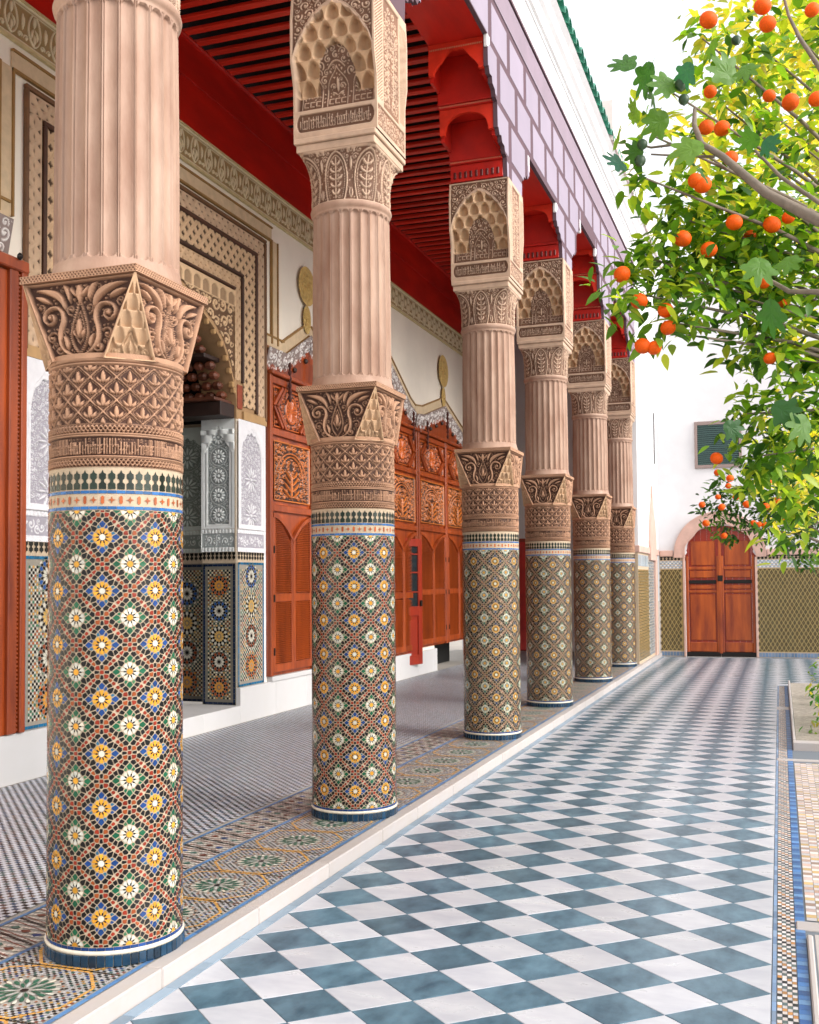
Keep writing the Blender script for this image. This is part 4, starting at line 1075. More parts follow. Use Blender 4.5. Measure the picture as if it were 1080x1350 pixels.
def dado(parent, Wd, Hd, dark, seed, place, nm='dado_mosaic'):
    """place(u, v, off) -> 3D point; u across 0..Wd, v up 0..Hd"""
    mb = MB(); r = random.Random(seed)
    def put(poly, c, off=.003): 
        P = [p for p in poly]
        if max(p[0] for p in P) > Wd - .002 or min(p[0] for p in P) < .002 or max(p[1] for p in P) > Hd - .002 or min(p[1] for p in P) < .002:
            P = cutp(cutp(cutp(cutp(P, .002, 1, 0), Wd - .002, -1, 0), .002, 1, 1), Hd - .002, -1, 1)
            if len(P) < 3: return
        mb.add([place(u, v, off) for u, v in P], [tuple(range(len(P)))], c)
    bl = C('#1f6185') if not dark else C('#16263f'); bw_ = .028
    k = 0; v = 0
    while v < Hd: put([(0, v), (bw_, v), (bw_, v + .062), (0, v + .062)], jit(bl, .2)); put([(Wd - bw_, v), (Wd, v), (Wd, v + .062), (Wd - bw_, v + .062)], jit(bl, .2)); v += .065
    u = 0
    while u < Wd: put([(u, Hd - bw_), (u + .062, Hd - bw_), (u + .062, Hd), (u, Hd)], jit(bl, .2)); put([(u, 0), (u + .062, 0), (u + .062, bw_), (u, bw_)], jit(bl, .2)); u += .065
    i0 = .06; gsz = .0245
    nu, nv = int((Wd - 2 * i0) / gsz), int((Hd - 2 * i0) / gsz); gs_u = (Wd - 2 * i0) / nu
    RR = min((Wd - 2 * i0) / 2 * .92, .165); cs = []; vv = i0 + RR * 1.0; kk = 0
    while vv < Hd - i0: cs.append((Wd / 2, vv, RR, kk)); vv += RR * 2.12; kk += 1
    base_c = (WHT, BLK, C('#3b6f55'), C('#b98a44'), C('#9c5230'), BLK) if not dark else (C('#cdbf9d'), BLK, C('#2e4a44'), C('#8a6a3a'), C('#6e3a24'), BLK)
    for a in range(nu):
        for b in range(nv):
            u = i0 + (a + .5) * gs_u; v = i0 + (b + .5) * gsz
            if any(math.hypot(u - x, v - y) < R_ * .97 for x, y, R_, _ in cs): continue
            c = base_c[0] if (a + b) % 2 else base_c[1 + (a * 2 + b * 3 + (a * b) % 3) % 5]
            put(rot([(-gsz * .58, 0), (0, -gsz * .58), (gsz * .58, 0), (0, gsz * .58)] if (a + b) % 2 == 0 else [(-gsz * .34, -gsz * .34), (gsz * .34, -gsz * .34), (gsz * .34, gsz * .34), (-gsz * .34, gsz * .34)], 0, (u, v)), jit(c, .2))
    for x, y, R_, k in cs:
        pc = ((C('#c98a3a'), C('#a8552c')), (WHT, C('#8a4428')), (C('#c9a25c'), WHT), (WHT, C('#2c5590')))[k % 4]
        put(ngon(x, y, R_ * .12, 10), BLK if k % 2 else pc[0])
        for q in range(12):
            a = 2 * PI * q / 12
            put(petal(x, y, a, R_ * .16, R_ * .46, R_ * .17), pc[0]); put(petal(x, y, a + PI / 12, R_ * .40, R_ * .62, R_ * .15), BLK)
            put(petal(x, y, a, R_ * .52, R_ * .80, R_ * .22), pc[1]); put(ngon(x + R_ * .76 * math.cos(a + PI / 12), y + R_ * .76 * math.sin(a + PI / 12), R_ * .085, 6, a), BLK)
            put(petal(x, y, a + PI / 12, R_ * .84, R_ * .97, R_ * .22), pc[0] if k % 2 == 0 else WHT); put(ngon(x + R_ * .9 * math.cos(a), y + R_ * .9 * math.sin(a), R_ * .05, 6, a), C('#3b6f55'))
    o = mb.build(nm, M['zellige'], parent); o['kind'] = 'stuff'; return o
def merlons(parent, Wd, place, n):
    mb = MB(); w = Wd / n
    for k in range(n): mb.add([place(w * (k + .5) + x, .098 - z, .003) for x, z in merlon(w, .095)], [tuple(range(15))], jit(C('#24241f'), .3))
    o = mb.build('merlon_frieze', M['zellige'], parent); o['kind'] = 'stuff'
M['dadobed'] = mat('dado_grout', C('#8d867a'), rough=.8)
portal = thing('niche_portal', 'recessed gallery doorway with carved multi-banded frame, white stucco jambs and tile dados', 'doorway')
boxo('white_edge', (XG - .004, 7.13, .396), (XG + .004, 7.17, 3.5), M['white'], portal); boxo('white_edge', (XG - .004, 11.50, .396), (XG + .004, 11.56, 4.2), M['white'], portal)
Hs = stucco_H(.66, 1.24, 31)
for ya in (7.175, 10.835):
    yb = ya + .66 if ya < 8 else 11.50
    xpanel('stucco_panel', ya, yb, 2.225, 3.50, Hs, .024, SW, SG, M['stucco'], portal, X=XG + .026)
    xpanel('stucco_band', ya, yb, 1.96, 2.222, band_H(yb - ya, 5), .012, SW, SG, M['stucco'], portal, X=XG + .014)
    boxo('dado_bed', (XG - .003, ya, .396), (XG + .008, yb, 1.83), M['dadobed'], portal); boxo('merlon_bed', (XG - .003, ya, 1.831), (XG + .008, yb, 1.958), M['grout'], portal)
    dado(portal, yb - ya - .02, 1.44, False, 3, lambda u, v, o, ya=ya: (XG + .009 + o, ya + .01 + u, .40 + v))
    merlons(portal, yb - ya, lambda u, v, o, ya=ya: (XG + .009 + o, ya + u, 1.858 + v), 10)
# return strip of small alternating squares on the jamb corner
XJ = -6.345
M['jambbed'] = mat('dark_grout', C('#6f6a5f'), rough=.8)
boxo('jamb_core', (XJ, PY1, .196), (XG - .008, PY1 + .25, 1.83), M['jambbed'], portal); boxo('jamb_core', (XJ, PY1, 1.831), (XG - .008, PY1 + .25, 3.5), M['grout'], portal)
boxo('jamb_core', (XJ, PY0 - .25, .196), (XG - .008, PY0, 3.5), M['grout'], portal)
Hj = stucco_H(.43, 1.26, 33)
# muqarnas hood over the jamb panel
gx, gz = np.meshgrid(np.linspace(-.215, .215, Hj.shape[1]), np.linspace(0, 1.26, Hj.shape[0])); up = np.clip((gz - .86) / .3, 0, 1)
lob = np.abs(np.sin(gx / .215 * PI * 1.5 + np.floor(gz / .09) * PI / 2)); Hj = np.where((gz > .86) & (gz < 1.14) & (gz > 1.1 - .3 * (np.abs(gx) / .215) ** 1.3 - .0), 1 + up * 1.6 * lob, Hj)
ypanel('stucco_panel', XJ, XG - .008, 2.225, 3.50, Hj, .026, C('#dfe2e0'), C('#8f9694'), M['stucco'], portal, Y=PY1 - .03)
ypanel('stucco_band', XJ, XG - .008, 1.96, 2.222, band_H(.44, 6), .012, C('#dfe2e0'), C('#9aa09f'), M['stucco'], portal, Y=PY1 - .03)
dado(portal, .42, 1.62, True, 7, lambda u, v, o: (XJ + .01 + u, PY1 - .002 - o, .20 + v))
merlons(portal, .44, lambda u, v, o: (XJ + u, PY1 - .002 - o, 1.858 + v), 8)
# second jamb deeper in
boxo('inner_jamb', (-7.6, 11.05, .196), (XJ - .002, 11.3, 1.83), M['jambbed'], portal); boxo('inner_jamb', (-7.6, 11.05, 1.831), (XJ - .002, 11.3, 3.5), M['grout'], portal)
Hj2 = stucco_H(.6, 1.26, 35)
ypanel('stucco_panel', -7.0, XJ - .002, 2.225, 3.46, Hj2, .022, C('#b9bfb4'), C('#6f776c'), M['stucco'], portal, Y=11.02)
ypanel('stucco_band', -7.0, XJ - .002, 1.96, 2.222, band_H(.65, 8), .012, C('#b9bfb4'), C('#7a8178'), M['stucco'], portal, Y=11.02)
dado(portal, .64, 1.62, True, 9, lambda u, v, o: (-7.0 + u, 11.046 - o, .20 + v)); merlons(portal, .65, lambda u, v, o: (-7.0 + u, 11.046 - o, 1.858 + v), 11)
boxo('recess_back', (-7.8, 7.0, -.02), (-7.6, 12, 6.2), M['black'], portal); boxo('recess_side', (-7.6, 7.2, .19), (-6.35, 7.62, 6.1), M['black'], portal); boxo('recess_top', (-7.6, 7.6, 5.6), (-6.3, 11.3, 6.0), M['black'], portal); boxo('recess_side', (-7.6, 11.06, 3.52), (-6.35, 11.3, 6.1), M['black'], portal)
# arch slab with pointed horseshoe opening
def archpts(n=15):
    R = [(10.83, 3.50), (10.83, 3.70), (10.80, 3.84), (10.765, 3.90), (10.70, 4.05), (10.62, 4.18), (10.50, 4.32), (10.35, 4.43), (10.2, 4.51), (10.0, 4.60), (9.8, 4.68), (9.55, 4.78), (PYC, 4.88)]
    L = [(2 * PYC - y, z) for y, z in reversed(R[:-1])]; return R + L
ap = archpts(); P = [(PY1 + .002 + .01, 3.503), ] + ap + [(PY0 - .012, 3.503)]
outer = [(7.172, 3.503), (7.172, 5.77), (11.525, 5.77), (11.525, 3.503)]
mb = MB(); mb.prism([(11.525, 3.503)] + ap + [(7.172, 3.503), (7.172, 5.77), (11.525, 5.77)], XJ, XG + .001, caps=(1, 1)); 
o = mb.build('arch_slab', M['cream'], portal); fix_cream(o, C('#a5825c'))
# dark carved timber inside the arch: beams, stalactite brackets
DK, DK2 = tuple(C('#5a2f1c')), tuple(C('#2a1710'))
for s in (1, -1):
    f = lambda y: y if s > 0 else 2 * PYC - y
    def bb(a, b, c, m='darkwood', r=.006, nm='bracket'):
        mb = MB(); y0, y1 = sorted((f(a[1]), f(b[1]))); mb.bbox((a[0], y0, a[2]), (b[0], y1, b[2]), r, c); return mb.build(nm, M[m], portal)
    bb((-6.9, 10.50, 3.50), (XG - .02, 10.825, 3.66), DK2, nm='bracket_beam'); bb((-6.9, 10.42, 3.66), (XG - .05, 10.82, 3.70), DK, nm='bracket_beam')
    for r_ in range(4):
        for j in range(5):
            x = -6.05 - j * .14; y = 10.74 - r_ * .085; z = 3.72 + r_ * .1
            bb((x - .06, y - .05, z), (x + .06, y + .06, z + .09), DK if (r_ + j) % 2 else tuple(C('#6e3a24')), r=.03)
    bb((-6.9, 10.28, 4.12), (-6.0, 10.62, 4.17), DK2, nm='bracket_beam')
    for r_ in range(3):
        for j in range(5):
            x = -6.1 - j * .14; y = 10.35 - r_ * .1; z = 4.18 + r_ * .1; bb((x - .06, y - .05, z), (x + .06, y + .06, z + .09), tuple(C('#6e3a24')) if (r_ + j) % 2 else DK, r=.03)
    # scalloped edge of the arch
    pts = archpts()[:13]
    for i in range(2, 12):
        y, z = pts[i]; mb = MB(); mb.bbox((XG - .06, f(y) - .022, z - .05), (XG + .004, f(y) + .022, z + .02), .012, tuple(C('#b58f60'))); mb.build('arch_tooth', M['cream'], portal)
# frame bands
def frame(nm, y0, y1, ztop, zbot, w, H, depth, ca, cb, m, X, close=False):
    """H: repeating relief cell for a horizontal run of length w*?"""
    nz, ny_ = H.shape; Lc = w * ny_ / nz
    def run(L):
        n = max(1, int(round(L / Lc))); return np.tile(H, (1, n))
    Ht = run(y1 - y0); xpanel(nm, y0, y1, ztop - w, ztop, Ht, depth, ca, cb, m, portal, X=X, edge=False)
    Hv = run(ztop - w - zbot).T
    xpanel(nm, y0, y0 + w, zbot, ztop - w, Hv, depth, ca, cb, m, portal, X=X, edge=False); xpanel(nm, y1 - w, y1, zbot, ztop - w, Hv, depth, ca, cb, m, portal, X=X, edge=False)
def cellgrid(n, asp=1.0):
    return np.meshgrid((np.arange(int(n * asp)) + .5) / n - asp / 2, (np.arange(n) + .5) / n - .5)
gx, gy = cellgrid(34, 1.5); t_ = gx / 1.5 * 2 * PI
inter = np.clip(1.5 - 5 * np.minimum(np.abs(gy - .30 * np.sin(t_)), np.abs(gy + .30 * np.sin(t_))), 0, 1); inter = np.maximum(inter, np.clip((.1 - np.hypot(gx, gy)) * 12, 0, 1)); inter[:3] = 1; inter[-3:] = 1
frame('interlace_band', 7.20, 11.50, 5.75, 3.60, .17, inter, .016, C('#c4a688'), C('#4f3c2c'), M['cream'], XG + .022)
gx, gy = cellgrid(44, 1.0)
def flower(gx, gy, cx, cy, r): 
    a = np.arctan2(gy - cy, gx - cx); d_ = np.hypot(gx - cx, gy - cy); return d_ < r * (.75 + .25 * np.cos(4 * a))
dia = np.ones(gx.shape)
for cx in (-.25, .25):
    for cy in (-.5, 0, .5): dia[flower(gx, gy, cx, cy, .12)] = 0
for cx in (-.5, 0, .5):
    for cy in (-.25, .25): dia[flower(gx, gy, cx, cy, .12)] = 0
dd1 = np.abs(((gx + gy) * 2 + .5) % 1 - .5); dd2 = np.abs(((gx - gy) * 2 + .5) % 1 - .5); dia = np.where((np.minimum(dd1, dd2) < .05) & (dia > 0), .55, dia)
frame('diaper_band', 7.42, 11.28, 5.53, 3.66, .30, dia, .014, C('#cbaa86'), C('#4d3826'), M['cream'], XG + .018)
frame('arcature_band', 7.78, 10.92, 5.17, 3.95, .14, inter, .014, C('#c4a380'), C('#5e4630'), M['cream'], XG + .012)
for (a, b, zt, zb, w, c) in ((7.155, 11.545, 5.80, 3.56, .04, '#6d4a2c'), (7.385, 11.315, 5.575, 3.62, .045, '#4a2c1a'), (7.735, 10.965, 5.215, 3.93, .035, '#3f2618'), (7.93, 10.77, 5.02, 4.98, .03, '#4a2c1a')):
    mb = MB(); c = tuple(C(c)); x1 = XG + .04
    mb.bbox((XG - .002, a, zt - w), (x1, b, zt), .008, c)
    if zb < 4.5: mb.bbox((XG - .002, a, zb), (x1, a + w, zt - w - .001), .008, c); mb.bbox((XG - .002, b - w, zb), (x1, b, zt - w - .001), .008, c)
    mb.build('frame_moulding', M['darkwood'], portal)
# feet of the frame
for a, b in ((7.155, 7.74), (10.96, 11.545)): boxo('frame_foot', (XG - .002, a, 3.503), (XG + .03, b, 3.60), M['cream'], portal)
for o in portal.children:
    if o.name.startswith('frame_foot'): fix_cream(o, C('#b08c60'))
# small blind arches and carved spandrels inside the frame
ny_, nz_ = 330, 140; gy_, gz_ = np.meshgrid(np.linspace(7.93, 10.77, ny_), np.linspace(3.95, 4.975, nz_)); B = fill([], 7.95, 10.75, 3.97, 4.96, .09, 41, None, 5000); f = field(gy_, gz_, B, .010)
q = (gy_ - 7.93) / .19; qf = np.abs(q % 1 - .5) * 2; bar = (gz_ > 4.80) & (gz_ < 4.83 + .11 * np.sqrt(np.clip(1 - qf ** 2, 0, 1))); H = np.where(gz_ > 4.79, np.where(bar & (qf < .8), .15, 1), f)
apn = np.array(archpts()); right = apn[:13]; yy = np.abs(gy_ - PYC); zin = np.interp(yy, (right[:, 0] - PYC)[::-1], right[:, 1][::-1], right=3.5); mask = gz_ > zin + .05
V = np.stack([XG + .026 + (H - 1) * .022, gy_, gz_], -1).reshape(-1, 3); F = grid_faces(ny_, nz_); mk_ = mask.reshape(-1); F = F[mk_[F].all(1)]
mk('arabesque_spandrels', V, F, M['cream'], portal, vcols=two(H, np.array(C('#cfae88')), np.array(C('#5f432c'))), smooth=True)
mb = MB(); 
for s in (1, -1):
    f_ = lambda y: y if s > 0 else 2 * PYC - y
    y0, y1 = sorted((f_(10.84), f_(10.955))); mb = MB(); mb.bbox((XG + .002, y0, 3.62), (XG + .016, y1, 3.90), .004, tuple(C('#8e3f22'))); mb.build('painted_spandrel', M['darkwood'], portal)
# outer cream border running over doors and portal
bord = []
def border(pts, w=.14, zshift=0):
    for i in range(len(pts) - 1):
        (ya, za), (yb, zb) = pts[i], pts[i + 1]; L = math.hypot(yb - ya, zb - za); ny__, nz__ = -(zb - za) / L, (yb - ya) / L
        for o0, o1, x1, c in ((0, w, .014, '#cfb795'), (w, w + .022, .03, '#94703f'), (-.022, 0, .03, '#94703f')):
            P = [(ya + ny__ * o0, za + nz__ * o0), (yb + ny__ * o0, zb + nz__ * o0), (yb + ny__ * o1, zb + nz__ * o1), (ya + ny__ * o1, za + nz__ * o1)]
            mb = MB(); mb.prism(P, XG - .003, XG + x1 + .0007 * (i % 3), col=tuple(C(c))); mb.build('border_moulding', M['cream'], gw)
border([(7.0, 4.62), (7.0, 5.86), (11.72, 5.86), (11.72, 4.56)]); 
def fringe(pts, seed, parent):
    """white carved stalactite fringe hanging below a hood line"""
    ys = [p[0] for p in pts]; y0, y1 = ys[0], ys[-1]; ny__ = int((y1 - y0) / .0085); nz__ = 44
    y = np.linspace(y0, y1, ny__); zt = np.interp(y, ys, [p[1] for p in pts]); drop = .26 + .05 * np.abs(np.sin((y - y0) / .17 * PI)) 
    T = np.linspace(0, 1, nz__)[:, None]; Z = zt[None] - T * drop[None]; Y = np.broadcast_to(y, Z.shape)
    B = fill([], y0, y1, -.32, 0, .07, seed, None, int(900 * (y1 - y0) / 2)); f = field(Y, Z - zt[None], B, .012)
    H = f * (.6 + .4 * (1 - T)); V = np.stack([XG + .03 + .06 * (1 - T) + (H - 1) * .03, Y, Z], -1).reshape(-1, 3)
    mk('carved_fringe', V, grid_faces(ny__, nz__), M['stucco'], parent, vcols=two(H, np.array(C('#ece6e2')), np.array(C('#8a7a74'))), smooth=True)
    k = 0; yy = y0 + .085
    while yy < y1 - .05:
        z = np.interp(yy, ys, [p[1] for p in pts]) - .31; 
        if k % 2 == 0: mb = MB(); mb.bbox((XG + .01, yy - .03, z - .03), (XG + .065, yy + .03, z + .04), .02, tuple(C('#3a241c'))); mb.build('drop', M['darkwood'], parent)
        k += 1; yy += .17
def turned(y, z0, z1, parent, r=.028):
    mb = MB(); n = 12; pr = [(r * (.45 + .55 * abs(math.sin(i * PI / 2))) , z1 - (z1 - z0) * i / n) for i in range(n + 1)]; mb.lathe(pr, 8, (XG + .10, y), tuple(C('#4a1d12'))); mb.build('turned_pendant', M['darkwood'], parent)
HOODS = {'d1': [(11.56, 4.50), (12.05, 4.50), (12.80, 4.90), (13.55, 4.50), (14.05, 4.50)], 'd2': [(14.15, 4.50), (14.35, 4.52), (15.6, 5.28), (16.85, 4.60), (17.15, 4.50)], 'd3': [(17.2, 4.50), (17.6, 4.54), (18.8, 4.88), (20.0, 4.50), (20.4, 4.50)], 'd0': [(4.5, 4.55), (5.3, 4.9), (6.2, 4.58), (6.98, 4.58)]}
for k_, P in HOODS.items(): border(P)

# ------------------------------------------------------------------ cedar doors
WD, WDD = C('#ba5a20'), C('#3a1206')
def lattice_H(W_, H_, seed, arch=True):
    nx_, nz_ = max(20, int(W_ / .0065)), max(20, int(H_ / .0065)); gx, gz = np.meshgrid(np.linspace(-W_ / 2, W_ / 2, nx_), np.linspace(0, H_, nz_)); B = []
    if arch:
        for rr in (.46, .36): B += [(W_ * rr * math.cos(a), H_ * .08 + H_ * (.5 + rr * .55) * max(0, math.sin(a)) ** .8, .011) for a in np.linspace(0, PI, 70)]
        B += b_curve([(0, .05 * H_), (0, .3 * H_), (0, .55 * H_)], .018, leaf=True)
        for k in range(4): B += mirror(b_curve([(0, H_ * (.08 + k * .1)), (W_ * .12, H_ * (.1 + k * .12)), (W_ * (.27 - k * .03), H_ * (.28 + k * .1))], .014, leaf=True))
    B = mirror(fill(B, .004, W_ / 2 - .02, .02, H_ - .02, .05, seed, None, 1500)); f = field(gx, gz, [b for b in B], .007); f[:3] = 1; f[-3:] = 1; f[:, :3] = 1; f[:, -3:] = 1; return f
def shutter_leaf(parent, y0, y1, z0, z1, X, flip=False):
    """louvred leaf with rounded shoulder"""
    mb = MB(); w = .055; c = tuple(WD)
    mb.bbox((X, y0, z0), (X + .035, y0 + w, z1 - .30 if flip else z1 - .02), .004); mb.bbox((X, y1 - w, z0), (X + .035, y1, z1 - .02 if flip else z1 - .30), .004)
    for z in (z0, z0 + (z1 - z0) * .44, ): mb.bbox((X, y0 + w + .001, z), (X + .034, y1 - w - .001, z + .10), .004)
    # curved head
    n = 10; ya, yb = (y0, y1) if flip else (y1, y0)
    for i in range(n):
        t0, t1 = i / n, (i + 1) / n; za = z1 - .30 + .30 * (t0 ** 1.1 * (2 - t0)) ** .9; zb = z1 - .30 + .30 * (t1 ** 1.1 * (2 - t1)) ** .9; 
        a = ya + (yb - ya) * t0; b = ya + (yb - ya) * t1
        P = [(a, za - .055), (b, zb - .055), (b, zb), (a, za)]
        if a > b: P = P[::-1]
        mb.prism(P, X + .001, X + .040)
    f = mb.build('shutter_frame', M['wood'], parent)
    mb = MB(); z = z0 + .11
    while z < z1 - .08:
        if not (z0 + (z1 - z0) * .44 - .02 < z < z0 + (z1 - z0) * .44 + .10):
            t = np.clip((z - (z1 - .35)) / .30, 0, 1); cut = (y1 - y0 - 2 * w) * t * .8; a, b = y0 + w, y1 - w
            if flip: a += cut
            else: b -= cut
            mb.add([(X + .004, a, z + .016), (X + .004, b, z + .016), (X + .028, b, z), (X + .028, a, z), (X + .028, a, z + .005), (X + .028, b, z + .005), (X + .004, b, z + .021), (X + .004, a, z + .021)], [(3, 2, 5, 4), (4, 5, 6, 7), (0, 3, 4, 7), (2, 1, 6, 5)])
        z += .0235
    mb.build('louvres', M['wood'], parent, kind='stuff')
def cedar_bay(t, y0, y1, z0, z1, X=XG + .02):
    W_ = y1 - y0; yc = (y0 + y1) / 2; j = .07
    def bx(nm, a0, a1, b0, b1, x0=X, x1=X + .05, m='wood', r=.006): return boxo(nm, (x0, a0, b0), (x1, a1, b1), M[m], t, r=r)
    bx('back_board', y0, y1, z0, z1, X - .022, X + .004, r=0)
    bx('jamb', y0, y0 + j, z0, z1); bx('jamb', y1 - j, y1, z0, z1, X, X + .052)
    zt = z0 + (z1 - z0) * .80; zl = z0 + (z1 - z0) * .545
    for z in (z1 - .10, zt, zl): bx('rail', y0 + j, y1 - j, z, z + .085, X, X + .046)
    # top panel: rosette between stepped mouldings
    a, b = y0 + j + .01, y1 - j - .01; za, zb = zt + .09, z1 - .105
    H = lattice_H(b - a - .1, zb - za - .04, 51, False); nz, ny__ = H.shape; gx, gz = np.meshgrid(np.linspace(-1, 1, ny__), np.linspace(-1, 1, nz)); asp = (b - a) / (zb - za)
    rr = np.hypot(gx * asp, gz); an = np.arctan2(gz, gx * asp); H = np.where(rr < .55, np.clip(.55 + .45 * np.cos(an * 12) * (rr > .15), 0, 1), H); H = np.where(np.abs(rr - .62) < .06, 1, H); H = np.where(np.abs(rr - .70) < .03, 0, H)
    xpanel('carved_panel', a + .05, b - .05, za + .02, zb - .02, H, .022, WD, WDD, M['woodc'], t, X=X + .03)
    for s in (-1, 1):
        for k in range(2):
            o_ = .09 * k; p0 = (yc + s * (b - a) * .48 - s * o_, (za + zb) / 2); p1 = (yc + s * (b - a) * .26 - s * o_ * .9, zb - .02); p2 = (yc + s * (b - a) * .26 - s * o_ * .9, za + .02)
            for q in (p1, p2):
                d_ = math.hypot(q[0] - p0[0], q[1] - p0[1]); nx_, nz2 = -(q[1] - p0[1]) / d_ * .022, (q[0] - p0[0]) / d_ * .022
                P = [(p0[0] - nx_, p0[1] - nz2), (q[0] - nx_, q[1] - nz2), (q[0] + nx_, q[1] + nz2), (p0[0] + nx_, p0[1] + nz2)]
                mb = MB(); mb.prism(P, X + .02, X + .055 + .002 * k); mb.build('diagonal_moulding', M['wood'], t)
    # pierced lattice
    H = lattice_H(b - a - .08, zt - zl - .20, 52 + int(y0), True)
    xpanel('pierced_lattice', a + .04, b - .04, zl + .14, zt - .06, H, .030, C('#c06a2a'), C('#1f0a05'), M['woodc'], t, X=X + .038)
    # louvred pair
    m_ = .02; shutter_leaf(t, a, yc - .004, z0 + .04, zl - .02, X + .012, False); shutter_leaf(t, yc + .004, b, z0 + .04, zl - .02, X + .012, True)
    for z in (z0 + .25, z0 + .9, z0 + 1.5):
        for y in (a + .012, b - .012): boxo('hinge', (X + .045, y - .012, z), (X + .056, y + .012, z + .09), M['iron'], t)
def cedar_door(label, y0, y1, z0, z1, n, hood):
    t = thing('cedar_door', label, 'door')
    w = (y1 - y0) / n
    for i in range(n): cedar_bay(t, y0 + w * i, y0 + w * (i + 1) - .004, z0, z1)
    boxo('header_board', (XG + .001, y0, z1 + .001), (XG + .018, y1, min(p[1] for p in hood) + .02), M['wood'], t)
    P = [(p[0], p[1] - .01) for p in hood]; P2 = [(P[-1][0], z1 + .02), (P[0][0], z1 + .02)]
    mb = MB(); mb.prism(P + P2, XG + .0005, XG + .0165); mb.build('hood_board', M['wood'], t)
    boxo('header_moulding', (XG + .02, y0, z1 - .002), (XG + .11, y1, z1 + .05), M['wood'], t, r=.01)
    fringe(hood, int(y0 * 10), t); 
    for p in hood[1:-1]: turned(p[0], p[1] - .62, p[1] - .12, t)
    return t
cedar_door('tall carved cedar door with louvred shutters, between the first and second columns', 11.565, 14.15, .46, 4.16, 2, HOODS['d1'])
cedar_door('tall carved cedar door hidden mostly behind the second column', 14.2, 17.15, .40, 4.18, 2, HOODS['d2'])
cedar_door('carved cedar door with hexagonal panels beside the third column', 17.2, 20.4, .455, 4.18, 2, HOODS['d3'])
# left door at the frame edge: only its frame and part of a leaf
t = thing('cedar_door', 'polished cedar door frame cropped at the left edge of the photo', 'door')
boxo('leaf', (XG + .01, 5.3, .40), (XG + .04, 7.0, 4.15), M['wood'], t)
for a, b, x1 in ((6.93, 7.03, .075), (7.032, 7.06, .055), (7.062, 7.128, .085)): boxo('jamb', (XG + .005, a, .40), (XG + x1, b, 4.22), M['wood'], t, r=.008)
mb = MB()
for k in range(110): mb.bbox((XG + .055, 7.036, .42 + k * .034), (XG + .068, 7.056, .42 + k * .034 + .02), .004)
mb.build('beading', M['wood'], t, kind='stuff')
boxo('header_moulding', (XG + .005, 5.3, 4.16), (XG + .10, 7.13, 4.26), M['wood'], t, r=.01); fringe(HOODS['d0'], 77, t)
boxo('knob', (XG + .09, 6.96, 4.24), (XG + .14, 7.02, 4.30), M['iron'], t, r=.025)
# open half glazed red door
t = thing('glazed_door', 'red half-glazed door leaf standing open in front of the cedar doors', 'door', loc=(XG + .10, 17.1, .2), rz=math.radians(-14))
def lb(nm, y0, y1, z0, z1, x0=0, x1=.05, m='reddoor', r=.004): return boxo(nm, (x0, y0, z0), (x1, y1, z1), M[m], t, r=r)
lb('stile', -.12, 0, 0, 2.12); lb('stile', -1.15, -1.03, 0, 2.12); lb('rail', -1.03, -.12, 0, .16); lb('rail', -1.03, -.12, .82, .98); lb('rail', -1.03, -.12, 1.99, 2.12)
lb('panel', -1.03, -.12, .16, .82, .012, .03); lb('raised_panel', -.95, -.2, .23, .75, .03, .044); lb('glass', -1.03, -.12, .98, 1.99, .02, .028, 'glass', 0)
for z in (1.22, 1.55, 1.86): lb('glazing_bar', -1.03, -.12, z - .012, z + .012, .014, .045)
for y in (-.72, -.42): lb('glazing_bar', y - .012, y + .012, .98, 1.99, .013, .044)
lb('handle', -.09, -.05, .98, 1.08, .05, .09, 'iron', .008)
# end wall of the gallery
ew = thing('gallery_end_wall', 'white end wall closing the gallery behind the columns', 'wall')
boxo('plaster_field', (-7.0, 23.68, -.1), (-2.6, 23.95, 7.6), M['white'], ew)
t = thing('red_door', 'dark red door in the gallery end wall seen between the columns', 'door')
boxo('frame', (-5.68, 23.64, 0), (-4.5, 23.678, 2.56), M['reddoor'], t, r=.01); boxo('leaf', (-5.6, 23.60, .02), (-4.58, 23.638, 2.48), M['redwood'], t, r=.01); boxo('rail', (-5.55, 23.585, 1.2), (-4.63, 23.598, 1.3), M['redwood'], t, r=.004)

# ------------------------------------------------------------------ far courtyard wall
YF = 23.7
fw = thing('courtyard_end_wall', 'tall white wall with golden tile dado at the far end of the court', 'wall')
DX0, DX1, DXC = -1.93, -.50, -1.215
# wall with arched hole
def door_arch(hw, z0, top, n=16, lob=True):
    o = [(DXC - hw, -.08), (DXC - hw, z0)]
    if lob: o += [(DXC - hw - .05, z0 + .06), (DXC - hw + .04, z0 + .18), (DXC - hw + .02, z0 + .24)]
    for i in range(n + 1):
        a = PI - PI * i / n; sx = hw * .95 if lob else hw; zz = z0 + (.24 if lob else 0); o.append((DXC + sx * math.cos(a), zz + (top - zz) * (math.sin(a) ** .9)))
    if lob: o += [(DXC + hw - .02, z0 + .24), (DXC + hw - .04, z0 + .18), (DXC + hw + .05, z0 + .06)]
    o += [(DXC + hw, z0), (DXC + hw, -.08)]; return o
ar = door_arch(.72, 2.0, 2.76)
WZ = 7.9
mb = MB(); mb.prism([(-2.5, -.08)] + ar + [(9, -.08), (9, WZ), (-2.5, WZ)], YF, YF + .3, 'y'); mb.build('white_field', M['white'], fw)
boxo('coping', (-2.5, YF - .06, WZ + .002), (9, YF + .36, WZ + .08), M['white'], fw, r=.02)
mb = MB(); n = 28; ri = ar[2:-2]
def outl(t): a = PI - PI * t; return (DXC + .96 * math.cos(a), 2.07 + .99 * math.sin(a) ** .92)
def inl(t):
    a = PI - PI * t; return (DXC + (.735 + .02 * math.cos(9 * a)) * math.cos(a), 2.07 + (.70 + .02 * math.cos(9 * a)) * math.sin(a))
